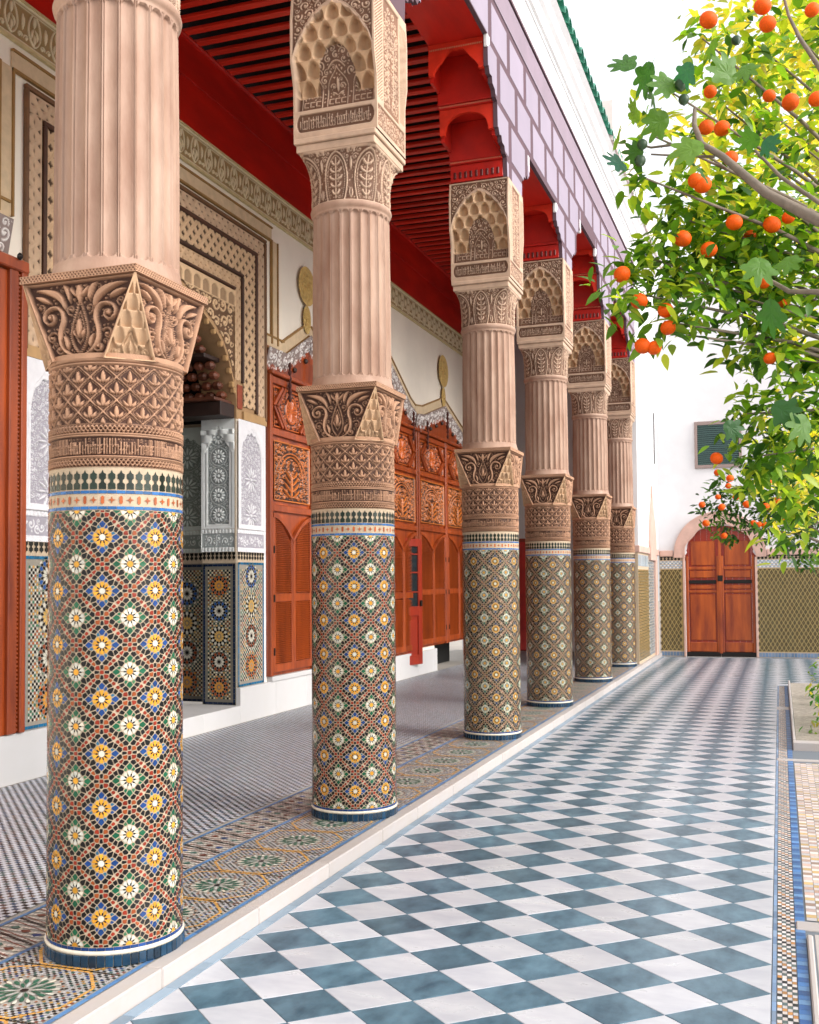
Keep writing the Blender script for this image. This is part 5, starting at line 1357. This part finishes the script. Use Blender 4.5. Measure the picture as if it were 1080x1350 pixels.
for i in range(n):
    P = [inl(i / n), inl((i + 1) / n), outl((i + 1) / n), outl(i / n)]; mb.prism(P, YF - .05, YF - .002, 'y')
    mid = lambda t, k: tuple(inl(t)[q] * (1 - k) + outl(t)[q] * k for q in (0, 1))
    for k0, k1 in ((.02, .10), (.88, .97)): mb.prism([mid(i / n, k0), mid((i + 1) / n, k0), mid((i + 1) / n, k1), mid(i / n, k1)], YF - .062, YF - .051, 'y')
mb.build('arch_surround', M['pink'], fw)
for s in (-1, 1): boxo('door_post', (DXC + s * .745 - .022, YF - .05, -.07), (DXC + s * .745 + .022, YF - .002, 2.068), M['pink'], fw, r=.004)
for a, b in ((-2.47, DXC - .97), (DXC + .97, 8.9)):
    boxo('pink_moulding', (a, YF - .05, 2.10), (b, YF - .002, 2.23), M['pink'], fw, r=.012)
    a2 = a if a < DXC else DXC + .77; b2 = b if a > DXC else DXC - .77
    boxo('dado_bed', (a2, YF - .012, -.07), (b2, YF - .002, 2.098), M['grout'], fw)
    mb = MB(); yo = YF - .014; rr_ = random.Random(3)
    def P3(u, v, o=0): return (u, yo - o, v)
    x = a2 + .03
    while x < min(b2, 4) - .02: mb.add([P3(x + px, 2.094 - pz) for px, pz in merlon(.075, .085)], [tuple(range(15))], BLK); x += .075
    x = a2
    while x < min(b2, 4) - .04:
        for z in (1.84, 1.885, 1.93, 1.965): mb.add([P3(x + .003, z), P3(x + .036, z), P3(x + .036, z + .032), P3(x + .003, z + .032)], [(0, 1, 2, 3)], jit(C('#8ea3b5') if (int(x / .04) + int(z * 25)) % 2 else C('#d3d8dc'), .15))
        x += .04
    # rhombic lattice of gold lines over dark tiles
    p_, q_ = .088, .152; z0, z1 = .06, 1.81
    nx_ = int((min(b2, 4) - a2) / p_); x = a2 + .02
    for i in range(2 * nx_):
        for j in range(int((z1 - z0) / q_ * 2) + 1):
            if (i + j) % 2: continue
            cx, cz = a2 + .02 + i * p_ / 2, z0 + j * q_ / 2
            for sc_, c, of in ((.84, C('#5b5033'), 0), (.40, C('#37362a'), .001), (.2, C('#8d744a'), .002)):
                Q = cutp(cutp(cutp([(cx - p_ / 2 * sc_, cz), (cx, cz - q_ / 2 * sc_), (cx + p_ / 2 * sc_, cz), (cx, cz + q_ / 2 * sc_)], z0, 1, 1), z1, -1, 1), min(b2, 4) - .02, -1, 0)
                if len(Q) > 2: mb.add([P3(u, v, of) for u, v in Q], [tuple(range(len(Q)))], jit(c, .2))
    mb.add([P3(a2 + .01, z0 - .01, -.0008), P3(min(b2, 4) - .01, z0 - .01, -.0008), P3(min(b2, 4) - .01, z1 + .01, -.0008), P3(a2 + .01, z1 + .01, -.0008)], [(0, 1, 2, 3)], tuple(C('#a8915e')))
    x = a2
    while x < min(b2, 4): mb.add([P3(x + .003, -.06, .001), P3(x + .06, -.06, .001), P3(x + .06, .03, .001), P3(x + .003, .03, .001)], [(0, 1, 2, 3)], jit(C('#7288a3'), .2)); x += .064
    o = mb.build('dado_tiles', M['zellige'], fw); o['kind'] = 'stuff'
boxo('slit_window', (-2.50, 23.2, 4.1), (XO + .004, 23.32, 5.2), M['iron'], fw)
# grille window
M['winframe'] = mat('window_frame', C('#8f7c76'), rough=.7)
t = thing('grille_window', 'dark green louvred window in a pink frame high on the far wall', 'window')
for a, b in (((-1.69, YF - .05, 4.0), (-1.63, YF - .002, 5.02)), ((-.77, YF - .05, 4.0), (-.71, YF - .002, 5.02)), ((-1.63, YF - .05, 4.94), (-.77, YF - .002, 5.02)), ((-1.63, YF - .05, 4.0), (-.77, YF - .002, 4.07))): boxo('frame', a, b, M['winframe'], t, r=.006)
M['winglass'] = mat('green_slats', C('#3c5551'), rough=.5, rnd=.1)
boxo('backing', (-1.63, YF - .012, 4.07), (-.77, YF - .002, 4.94), M['black'], t)
sl = None
for k in range(20):
    if sl is None: sl = boxo('slat', (-1.625, YF - .034, -.016), (-.775, YF - .016, .014), M['winglass'], t, r=.003); o = sl
    else: o = inst(sl, t)
    o.location = (0, 0, 4.095 + k * .0435)
# arched cedar door
t = thing('arched_door', 'varnished red-brown double door under a lobed arch in the far wall', 'door')
yd = YF + .04
for k in range(12):
    xa = -.78 + k * .13; xb = xa + .128; ht = lambda x: 2.24 + .52 * max(0, 1 - (abs(x) / .74) ** 2) ** .5
    mb = MB(); mb.prism([(DXC + xa, -.07), (DXC + xb, -.07), (DXC + xb, ht(xb)), (DXC + xa, ht(xa))], yd + .03, yd + .06, 'y'); mb.build('board', M['reddoor'], t)
M['door2'] = mat('far_door_wood', C('#bd5a1a'), rough=.35, nscale=3, namt=.9, ncol=C('#6a1c0a'), stretch=(2.2, 1, .3), coat=.2)
for s in (-1, 1):
    def db(nm, x0, x1, z0, z1, y0=-.01, m='door2', r=.012):
        a, b = sorted((DXC + s * x0, DXC + s * x1)); return boxo(nm, (a, yd + y0, z0), (b, yd + .028, z1), M[m], t, r=r)
    db('stile', .005, .075, -.02, 2.1); db('stile', .655, .715, -.02, 2.1); db('lower_panel', .10, .63, .28, 1.27, .008); db('bottom_rail', .076, .654, .03, .24, 0); db('mid_rail', .076, .654, 1.30, 1.36, 0)
    db('mid_panel', .10, .63, 1.385, 1.47, .006); db('cross_rail', .076, .654, 1.50, 1.58, -.004, 'iron'); db('mid_panel', .10, .63, 1.63, 1.78, .006); db('mid_rail', .076, .654, 1.80, 1.87, 0); db('upper_panel', .10, .60, 1.90, 2.42, .008)
    db('plinth_rail', .005, .715, -.075, .028, -.014, 'iron', .004)
boxo('lock', (DXC - .05, yd - .03, 1.55), (DXC + .06, yd - .012, 1.68), M['iron'], t, r=.006)
boxo('centre_cover', (DXC - .028, yd - .022, 0), (DXC + .028, yd - .008, 2.70), M['door2'], t, r=.006)

# ------------------------------------------------------------------ trees (world positions, metres)
NEAR = [(-0.55, 4.84, 2.89, 0.2), (-0.4, 5.0, 3.0, 0.27), (-0.47, 4.87, 2.77, 0.15), (-0.3, 5.13, 3.15, 0.28), (-0.18, 5.27, 3.33, 0.33), (-0.38, 5.1, 3.3, 0.22), (-0.06, 5.22, 3.12, 0.36), (0.11, 5.27, 3.26, 0.36), (0.13, 5.19, 2.91, 0.33), (-0.11, 5.0, 2.87, 0.17), (-0.07, 5.13, 2.63, 0.17), (0.08, 5.18, 2.66, 0.26), (-0.13, 5.22, 2.38, 0.15), (0.06, 5.29, 2.36, 0.25), (0.18, 5.33, 2.5, 0.3), (-0.08, 5.25, 2.18, 0.2), (0.1, 5.32, 2.11, 0.25), (0.17, 5.67, 1.87, 0.2), (-0.29, 5.33, 3.55, 0.2), (-0.06, 5.51, 3.72, 0.3), (0.18, 5.59, 3.74, 0.33), (-0.21, 5.45, 3.97, 0.22), (-0.31, 5.4, 4.31, 0.16), (-0.05, 5.59, 4.32, 0.3), (0.19, 5.68, 4.32, 0.35), (0.19, 5.69, 4.07, 0.3), (-0.6, 4.92, 3.11, 0.12), (-0.38, 4.91, 2.71, 0.09)]
SUNNY = [(-0.17, 7.75, 5.06, 0.4), (0.18, 7.87, 5.06, 0.5), (-0.29, 7.73, 4.52, 0.35), (0.02, 7.84, 4.41, 0.5), (0.32, 7.95, 4.3, 0.5), (0.26, 7.95, 3.76, 0.4), (-0.45, 7.69, 4.09, 0.25), (-0.06, 8.07, 5.76, 0.5), (0.33, 8.21, 5.7, 0.5), (0.08, 7.94, 2.69, 0.3), (0.28, 8.01, 2.47, 0.35), (0.27, 7.98, 3.28, 0.3), (0.12, 7.65, 2.13, 0.3), (0.26, 7.7, 2.13, 0.3)]
FARB = [(-0.67, 13.51, 2.52, 0.33), (-0.36, 13.61, 2.65, 0.42), (-0.06, 13.73, 2.28, 0.38), (0.3, 13.85, 2.37, 0.5), (-0.22, 13.65, 2.98, 0.4), (0.31, 13.84, 2.93, 0.6), (0.56, 13.95, 2.18, 0.5), (0.78, 14.52, 3.17, 0.7), (-0.54, 13.57, 2.19, 0.2)]
FIGL = [(-0.57, 4.48, 3.79, 0.17), (-0.49, 4.51, 3.75, 0.2), (-0.4, 4.49, 3.68, 0.17), (-0.32, 4.46, 3.71, 0.15), (-0.54, 4.5, 3.58, 0.15), (-0.44, 4.54, 3.55, 0.18), (-0.63, 4.58, 3.51, 0.15), (-0.62, 4.59, 3.41, 0.16), (-0.55, 4.61, 3.46, 0.12), (-0.3, 4.38, 3.35, 0.19), (-0.26, 4.5, 3.27, 0.13), (-0.17, 4.73, 3.8, 0.2), (-0.09, 4.65, 3.77, 0.15), (-0.07, 4.35, 3.34, 0.14), (-0.01, 4.48, 3.37, 0.13), (-0.01, 4.41, 2.66, 0.2), (-0.05, 4.38, 2.84, 0.19), (0.06, 4.42, 2.86, 0.16), (0.02, 4.43, 2.27, 0.16), (-0.18, 4.58, 2.23, 0.13), (-0.23, 4.7, 3.92, 0.13), (-0.47, 4.52, 3.66, 0.14), (0.1, 4.46, 2.21, 0.18)]
FIGS = [(-0.52, 4.56, 3.47, 0.024), (-0.53, 4.56, 3.4, 0.026), (-0.35, 4.51, 3.68, 0.028), (-0.34, 4.52, 3.62, 0.024), (-0.13, 4.73, 3.94, 0.022)]
ORN = [(-0.25, 4.86, 3.79, 0.037), (-0.27, 4.86, 3.63, 0.037), (-0.32, 4.85, 3.39, 0.037), (-0.29, 4.86, 3.37, 0.037), (-0.17, 4.9, 3.49, 0.037), (0.0, 4.97, 3.19, 0.037), (0.07, 4.99, 3.22, 0.037), (-0.16, 4.91, 3.2, 0.037), (0.0, 4.95, 3.77, 0.037), (0.09, 4.98, 3.74, 0.037), (0.2, 5.01, 3.75, 0.037), (-0.0, 4.93, 4.09, 0.037), (-0.02, 4.92, 4.17, 0.037), (-0.25, 4.84, 4.11, 0.037), (-0.38, 4.84, 3.13, 0.037), (-0.27, 4.88, 3.08, 0.037), (-0.64, 4.75, 2.97, 0.037), (-0.57, 4.78, 2.85, 0.037), (-0.45, 4.83, 2.73, 0.037), (-0.56, 4.8, 2.65, 0.037), (-0.46, 4.83, 2.81, 0.037), (-0.02, 4.99, 2.59, 0.037), (-0.04, 4.96, 2.93, 0.037), (0.19, 4.99, 4.15, 0.037), (-0.51, 4.81, 2.64, 0.037), (0.03, 5.15, 2.87, 0.037), (-0.27, 5.18, 2.17, 0.037), (-0.21, 5.04, 3.69, 0.037), (-0.1, 5.2, 3.22, 0.037)]
ORF = [(-0.85, 12.92, 2.48, 0.042), (-0.81, 12.94, 2.26, 0.042), (-0.67, 12.98, 2.57, 0.042), (-0.63, 13.0, 2.45, 0.042), (-0.55, 13.01, 2.7, 0.042), (-0.34, 13.09, 2.69, 0.042), (-0.2, 13.13, 2.76, 0.042), (-0.09, 13.17, 2.73, 0.042), (-0.35, 13.09, 2.48, 0.042), (-0.28, 13.13, 2.26, 0.042), (-0.22, 13.15, 2.24, 0.042), (-0.15, 13.17, 2.23, 0.042), (0.07, 13.25, 2.27, 0.042), (-0.61, 13.02, 2.11, 0.042), (-0.47, 13.05, 2.57, 0.042), (-0.14, 13.17, 2.45, 0.042), (-0.67, 12.97, 2.86, 0.042), (-0.53, 13.02, 2.79, 0.042), (0.21, 13.28, 2.61, 0.042), (-0.01, 13.21, 2.52, 0.042)]
BR1 = [(0.43, 4.23, 2.81, 0.03), (0.17, 4.24, 2.95, 0.024), (-0.02, 4.38, 3.13, 0.019), (-0.19, 4.47, 3.34, 0.015), (-0.27, 4.49, 3.41, 0.013), (-0.3, 4.53, 3.51, 0.011), (-0.3, 4.58, 3.6, 0.008)]
BR1b = [(-0.27, 4.49, 3.4, 0.007), (-0.37, 4.56, 3.45, 0.006), (-0.49, 4.63, 3.48, 0.005), (-0.57, 4.65, 3.52, 0.004)]
BR1c = [(-0.22, 4.47, 3.34, 0.006), (-0.35, 4.57, 3.4, 0.005), (-0.49, 4.63, 3.45, 0.004)]
BR2 = [(0.38, 4.53, 2.99, 0.012), (0.18, 4.56, 3.13, 0.01), (0.04, 4.61, 3.27, 0.008), (-0.06, 4.67, 3.42, 0.006)]
BR3 = [(0.35, 4.32, 2.67, 0.014), (0.17, 4.36, 2.71, 0.012), (0.06, 4.43, 2.74, 0.01), (-0.01, 4.5, 2.81, 0.008)]
BR4 = [(0.37, 4.72, 3.4, 0.014), (0.2, 4.75, 3.78, 0.011), (0.13, 4.82, 3.95, 0.009), (0.09, 4.91, 4.1, 0.007), (0.06, 5.0, 4.29, 0.006)]
SHR = [(0.41, 13.98, 0.36, 0.28), (0.34, 13.44, 0.1, 0.2)]
def leaf_faces(l, w, fold=.25, curl=.18):
    # folded lance leaf along +x, z up; 2 x 4 quads
    xs = [0, .16, .42, .72, 1.0]; ws = [0.02, .72, 1.0, .66, .0]; V = []; 
    for x, k in zip(xs, ws):
        zc = -curl * l * x * x; V += [(x * l, -k * w / 2, zc + fold * k * w / 2), (x * l, 0, zc), (x * l, k * w / 2, zc + fold * k * w / 2)]
    F = []
    for i in range(4): F += [(3 * i, 3 * i + 1, 3 * i + 4, 3 * i + 3), (3 * i + 1, 3 * i + 2, 3 * i + 5, 3 * i + 4)]
    return np.array(V), np.array(F)
LV, LF = leaf_faces(1, .42)
def rand_frames(n, rs, droop=.35, out=None):
    a = rs.uniform(0, 2 * PI, n); d_ = np.stack([np.cos(a), np.sin(a), rs.normal(-droop, .45, n)], -1)
    if out is not None: d_ += out * .9
    d_ /= np.linalg.norm(d_, axis=1)[:, None]; up = np.stack([rs.normal(0, .45, n), rs.normal(0, .45, n), np.ones(n)], -1)
    s = np.cross(up, d_); s /= np.linalg.norm(s, axis=1)[:, None]; u = np.cross(d_, s); return d_, s, u
def leaves(blobs, dens, lmin, lmax, cols_, seed, shell=.55):
    rs = np.random.RandomState(seed); P = []; O = []
    for x, y, z, r in blobs:
        n = int(dens * r ** 2.1); v = rs.normal(size=(n, 3)); v /= np.linalg.norm(v, axis=1)[:, None]; rad = r * (shell + (1 - shell) * rs.uniform(0, 1, n) ** .6) * (1 + .22 * np.sin(v[:, 0] * 5 + v[:, 2] * 4 + x * 9)); rad *= rs.uniform(.55, 1.08, n) 
        # clumping: pull leaves to twig ends
        k = max(4, n // 9); tw = v[:k] * (r * rs.uniform(.35, 1.05, k))[:, None]; idx = rs.randint(0, k, n); pos = tw[idx] + rs.normal(0, .032 + .05 * r, (n, 3))
        P.append(pos + np.array([x, y, z])); O.append(v * .3 + tw[idx] / r * .6)
    P = np.concatenate(P); O = np.concatenate(O); n = len(P); d_, s, u = rand_frames(n, rs, .3, O); L = rs.uniform(lmin, lmax, n)
    c = np.array(cols_)[rs.randint(0, len(cols_), n)] * (1 + rs.uniform(-.25, .3, n))[:, None]
    return P, d_, s, u, L, c
def leaf_mesh(name, data, parent, m, kind='stuff'):
    P, d_, s, u, L, c = data; n = len(P)
    V = P[:, None] + (LV[None, :, 0, None] * d_[:, None] + LV[None, :, 1, None] * s[:, None] + LV[None, :, 2, None] * u[:, None]) * L[:, None, None]
    F = LF[None] + (np.arange(n) * len(LV))[:, None, None]
    o = mk(name, V.reshape(-1, 3), F.reshape(-1, 4), m, parent, cols=np.repeat(c, len(LF), 0), smooth=True); 
    if kind: o['kind'] = kind
    return o
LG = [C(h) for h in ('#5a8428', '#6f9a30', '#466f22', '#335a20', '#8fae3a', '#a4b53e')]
LY = [C(h) for h in ('#b9b84e', '#9fae40', '#cdc25c', '#8ca33a', '#d8cf74')]  # yellow leaf set: backlit sun glow put into the leaf colour
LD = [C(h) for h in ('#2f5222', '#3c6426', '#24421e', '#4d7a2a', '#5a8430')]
def orange_tree(label, blobs, dens, cols_, fruits, trunk, seed, own=0, lmin=.06, lmax=.095, upper=None, sunny=None, fork=None):
    t = thing('orange_tree', label, 'tree', group='orange trees of the court garden')
    mb = MB(); b = Vector(trunk); f = Vector(fork); mb.tube([b, b.lerp(f, .35) + Vector((.03, .02, 0)), b.lerp(f, .7) + Vector((-.02, .03, 0)), f], [.10, .082, .07, .06], 10); mb.build('trunk', M['bark'], t, smooth=True)
    r = random.Random(seed)
    for x, y, z, rr in blobs[::1] + (upper or []) + (sunny or [])[::2]:
        e = Vector((x, y, z)); m_ = f.lerp(e, .5) + Vector((r.uniform(-.1, .1), r.uniform(-.1, .1), .18)); mb = MB(); mb.tube([f, f.lerp(m_, .6), m_, m_.lerp(e, .5) + Vector((0, 0, .04)), e], [.03, .022, .014, .009, .004], 6); mb.build('limb', M['bark'], t, smooth=True)
    D = leaves(blobs, dens, lmin, lmax, cols_, seed)
    if own:
        dist = np.linalg.norm(D[0] - np.array([0, 0, 1.6]), axis=1) / D[4]; o_ = np.argsort(dist); near, rest = o_[:own], o_[own:]
        pick = lambda I: tuple(a[I] for a in D)
        leaf_mesh('foliage', pick(rest), t, M['leaf'])
        bases = []
        for k, c in enumerate(cols_):
            bases.append(mk('leaf', LV, LF, M['leaf'], t, cols=np.tile(c, (len(LF), 1)), smooth=True))
        for q, i in enumerate(near):
            o = bases[q] if q < len(bases) else inst(bases[r.randrange(len(bases))], t)
            m = Matrix([[D[1][i][a] * D[4][i], D[2][i][a] * D[4][i], D[3][i][a] * D[4][i], D[0][i][a]] for a in range(3)] + [[0, 0, 0, 1]]); o.matrix_local = m
    else: leaf_mesh('foliage', D, t, M['leaf'])
    if upper: leaf_mesh('upper_foliage', leaves(upper, dens * .60, lmin, lmax, LG + LG[:2] + LY[:4], seed + 2), t, M['leaf'])
    if sunny: leaf_mesh('sun_tinted_foliage', leaves(sunny, dens * .46, .08, .12, LY, seed + 1), t, M['leaf'])  # sunlit look comes from the yellow leaf colour
    fo = None
    for x, y, z, rr in fruits:
        if fo is None:
            mb = MB(); n = 14; mb.lathe([(1e-4, -.97)] + [(math.sin(PI * i / n), -math.cos(PI * i / n) * .96) for i in range(1, n)] + [(.10, .93), (1e-4, .90)], 20); fo = mb.build('orange', M['orange'], t, smooth=True); o = fo
        else: o = inst(fo, t)
        o.location = (x, y, z); k = rr * r.uniform(.78, 1.12); o.scale = (k, k, k * .95); o.rotation_euler = (r.uniform(-.6, .6), r.uniform(-.6, .6), 0)
    return t
NEAR += [(-.50, 4.85, 3.62, .13), (-.42, 4.95, 3.85, .15), (-.55, 4.8, 3.42, .11), (-.33, 5.0, 3.6, .16)]
NT = [b for b in NEAR if b[2] > 3.5]; NB = [b for b in NEAR if b[2] <= 3.5]
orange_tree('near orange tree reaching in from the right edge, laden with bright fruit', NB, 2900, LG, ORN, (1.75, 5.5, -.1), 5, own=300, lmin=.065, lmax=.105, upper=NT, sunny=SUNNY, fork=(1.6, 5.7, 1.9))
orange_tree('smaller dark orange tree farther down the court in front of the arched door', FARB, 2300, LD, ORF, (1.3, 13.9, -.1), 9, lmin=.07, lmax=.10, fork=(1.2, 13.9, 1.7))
# fig tree
fig = thing('fig_tree', 'fig tree branch with large lobed leaves and green figs hanging among the oranges', 'tree')
mb = MB(); mb.tube([(2.1, 4.4, -.1), (2.0, 4.4, 1.0), (1.7, 4.35, 2.0), (1.3, 4.2, 2.6)], [.11, .09, .07, .05], 10); mb.build('trunk', M['bark'], fig, smooth=True)
ends = [(1.3, 4.2, 2.6)]
for Bp in (BR1, BR2, BR3, BR4):
    p0 = Vector(Bp[0][:3]); q = [Vector(ends[0]), Vector(ends[0]).lerp(p0, .5) + Vector((0, 0, .05))] + [Vector(b[:3]) for b in Bp]; rad = [Bp[0][3] * 1.5, Bp[0][3] * 1.2] + [b[3] for b in Bp]
    mb = MB(); mb.tube(q, rad, 8); mb.build('branch', M['bark'], fig, smooth=True)
for Bp in (BR1b, BR1c): mb = MB(); mb.tube([b[:3] for b in Bp], [b[3] for b in Bp], 6); mb.build('twig', M['bark'], fig, smooth=True)
def fig_leaf(seed):
    r = random.Random(seed); lob = [(-2.2, .42, .55), (-1.25, .78, .40), (0, 1.0, .30), (1.25, .78, .40), (2.2, .42, .55), (-.62, .93, .30), (.62, .93, .30)]
    n = 72; V = [(0, 0, 0)]; cx = .22
    for i in range(n):
        a = -PI + 2 * PI * i / n; rr = .34
        for la, lr, lw in lob: rr = max(rr, .34 + (lr * .76 - .34) * max(0, 1 - (abs(a - la) / lw) ** 1.6) ** .9) if abs(a - la) < lw else rr
        rr *= 1 + r.uniform(-.03, .03); x, y = cx + rr * math.cos(a), rr * math.sin(a); d_ = math.hypot(x - cx, y)
        V.append((x, y, -.16 * d_ * d_ + .035 * math.sin(a * 5 + seed) * d_ + .10 * abs(y) * .5))
    # mid ring for a cupped surface
    m = [(cx + (v[0] - cx) * .5, v[1] * .5, v[2] * .32 + .015) for v in V[1:]]; V = [(cx, 0, 0)] + m + V[1:]
    F = [(0, 1 + i, 1 + (i + 1) % n) for i in range(n)] + [(1 + i, 1 + n + i, 1 + n + (i + 1) % n, 1 + (i + 1) % n) for i in range(n)]
    # stalk
    k = len(V); V += [(-.28, -.008, .03), (-.28, .008, .03), (.06, .010, 0), (.06, -.010, 0)]; F.append((k, k + 1, k + 2, k + 3)); return V, F
FC = [C(h) for h in ('#3f6b26', '#2f5d2c', '#557f2c', '#2a6050', '#668c34')]
fb_ = []
for k in range(5):
    V, F = fig_leaf(k); o = mk('leaf', V, F, M['figleaf'], fig, cols=np.tile(FC[k], (len(F), 1)), smooth=False); fb_.append(o)
rr = random.Random(12)
for k, (x, y, z, s) in enumerate(FIGL):
    o = fb_[k] if k < 5 else inst(fb_[rr.randrange(5)], fig)
    to = Vector((-x, -y, 1.6 - z)).normalized(); nrm = (to + Vector((rr.uniform(-1.1, 1.1), rr.uniform(-.7, .7), rr.uniform(-.1, 1.3)))).normalized()
    ang = rr.uniform(PI * .6, PI * 1.25) if k < 12 else rr.uniform(-PI * .9, 0); dirv = Vector((cR[0] * math.cos(ang), cR[1] * math.cos(ang), math.sin(ang))) 
    dx = (dirv - nrm * dirv.dot(nrm)).normalized(); dy = nrm.cross(dx); s *= .74
    o.matrix_local = Matrix([[dx[a] * s, dy[a] * s, nrm[a] * s, (x, y, z)[a] - dx[a] * s * .22] for a in range(3)] + [[0, 0, 0, 1]])
fo = None
for x, y, z, r_ in FIGS:
    if fo is None:
        mb = MB(); mb.lathe([(1e-4, -1), (.55, -.9), (.95, -.45), (1, 0), (.85, .5), (.45, .95), (.16, 1.25), (.1, 1.5), (1e-4, 1.52)], 14); fo = mb.build('fig', M['fig'], fig, smooth=True); o = fo
    else: o = inst(fo, fig)
    o.location = (x, y, z); o.scale = (r_ * .95,) * 3; o.rotation_euler = (rr.uniform(-.4, .4) + 2.6, rr.uniform(-.4, .4), 0)
# low shrub in the bed
sh = thing('low_shrub', 'low green shrub in the planting bed at the right edge', 'shrub')
leaf_mesh('foliage', leaves([(.62, 12.6, .42, .34), (.50, 12.2, .2, .22), (.95, 12.9, .5, .4), (.75, 11.7, .15, .25)], 1500, .07, .12, [C('#3f7a3c'), C('#5a8f3a'), C('#9aa04a')], 44), sh, M['leaf'])
leaf_mesh('side_foliage', leaves([(.48, 14.6, .22, .22), (.62, 15.4, .35, .3), (.40, 13.4, .10, .16), (.35, 12.0, .04, .12)], 1500, .06, .11, [C('#3f7a3c'), C('#6f8f3a'), C('#a09a4a')], 45), sh, M['leaf'])
mb = MB(); mb.tube([(.8, 12.6, -.1), (.75, 12.6, .2), (.62, 12.6, .4)], [.03, .02, .01], 6); mb.build('stem', M['bark'], sh)
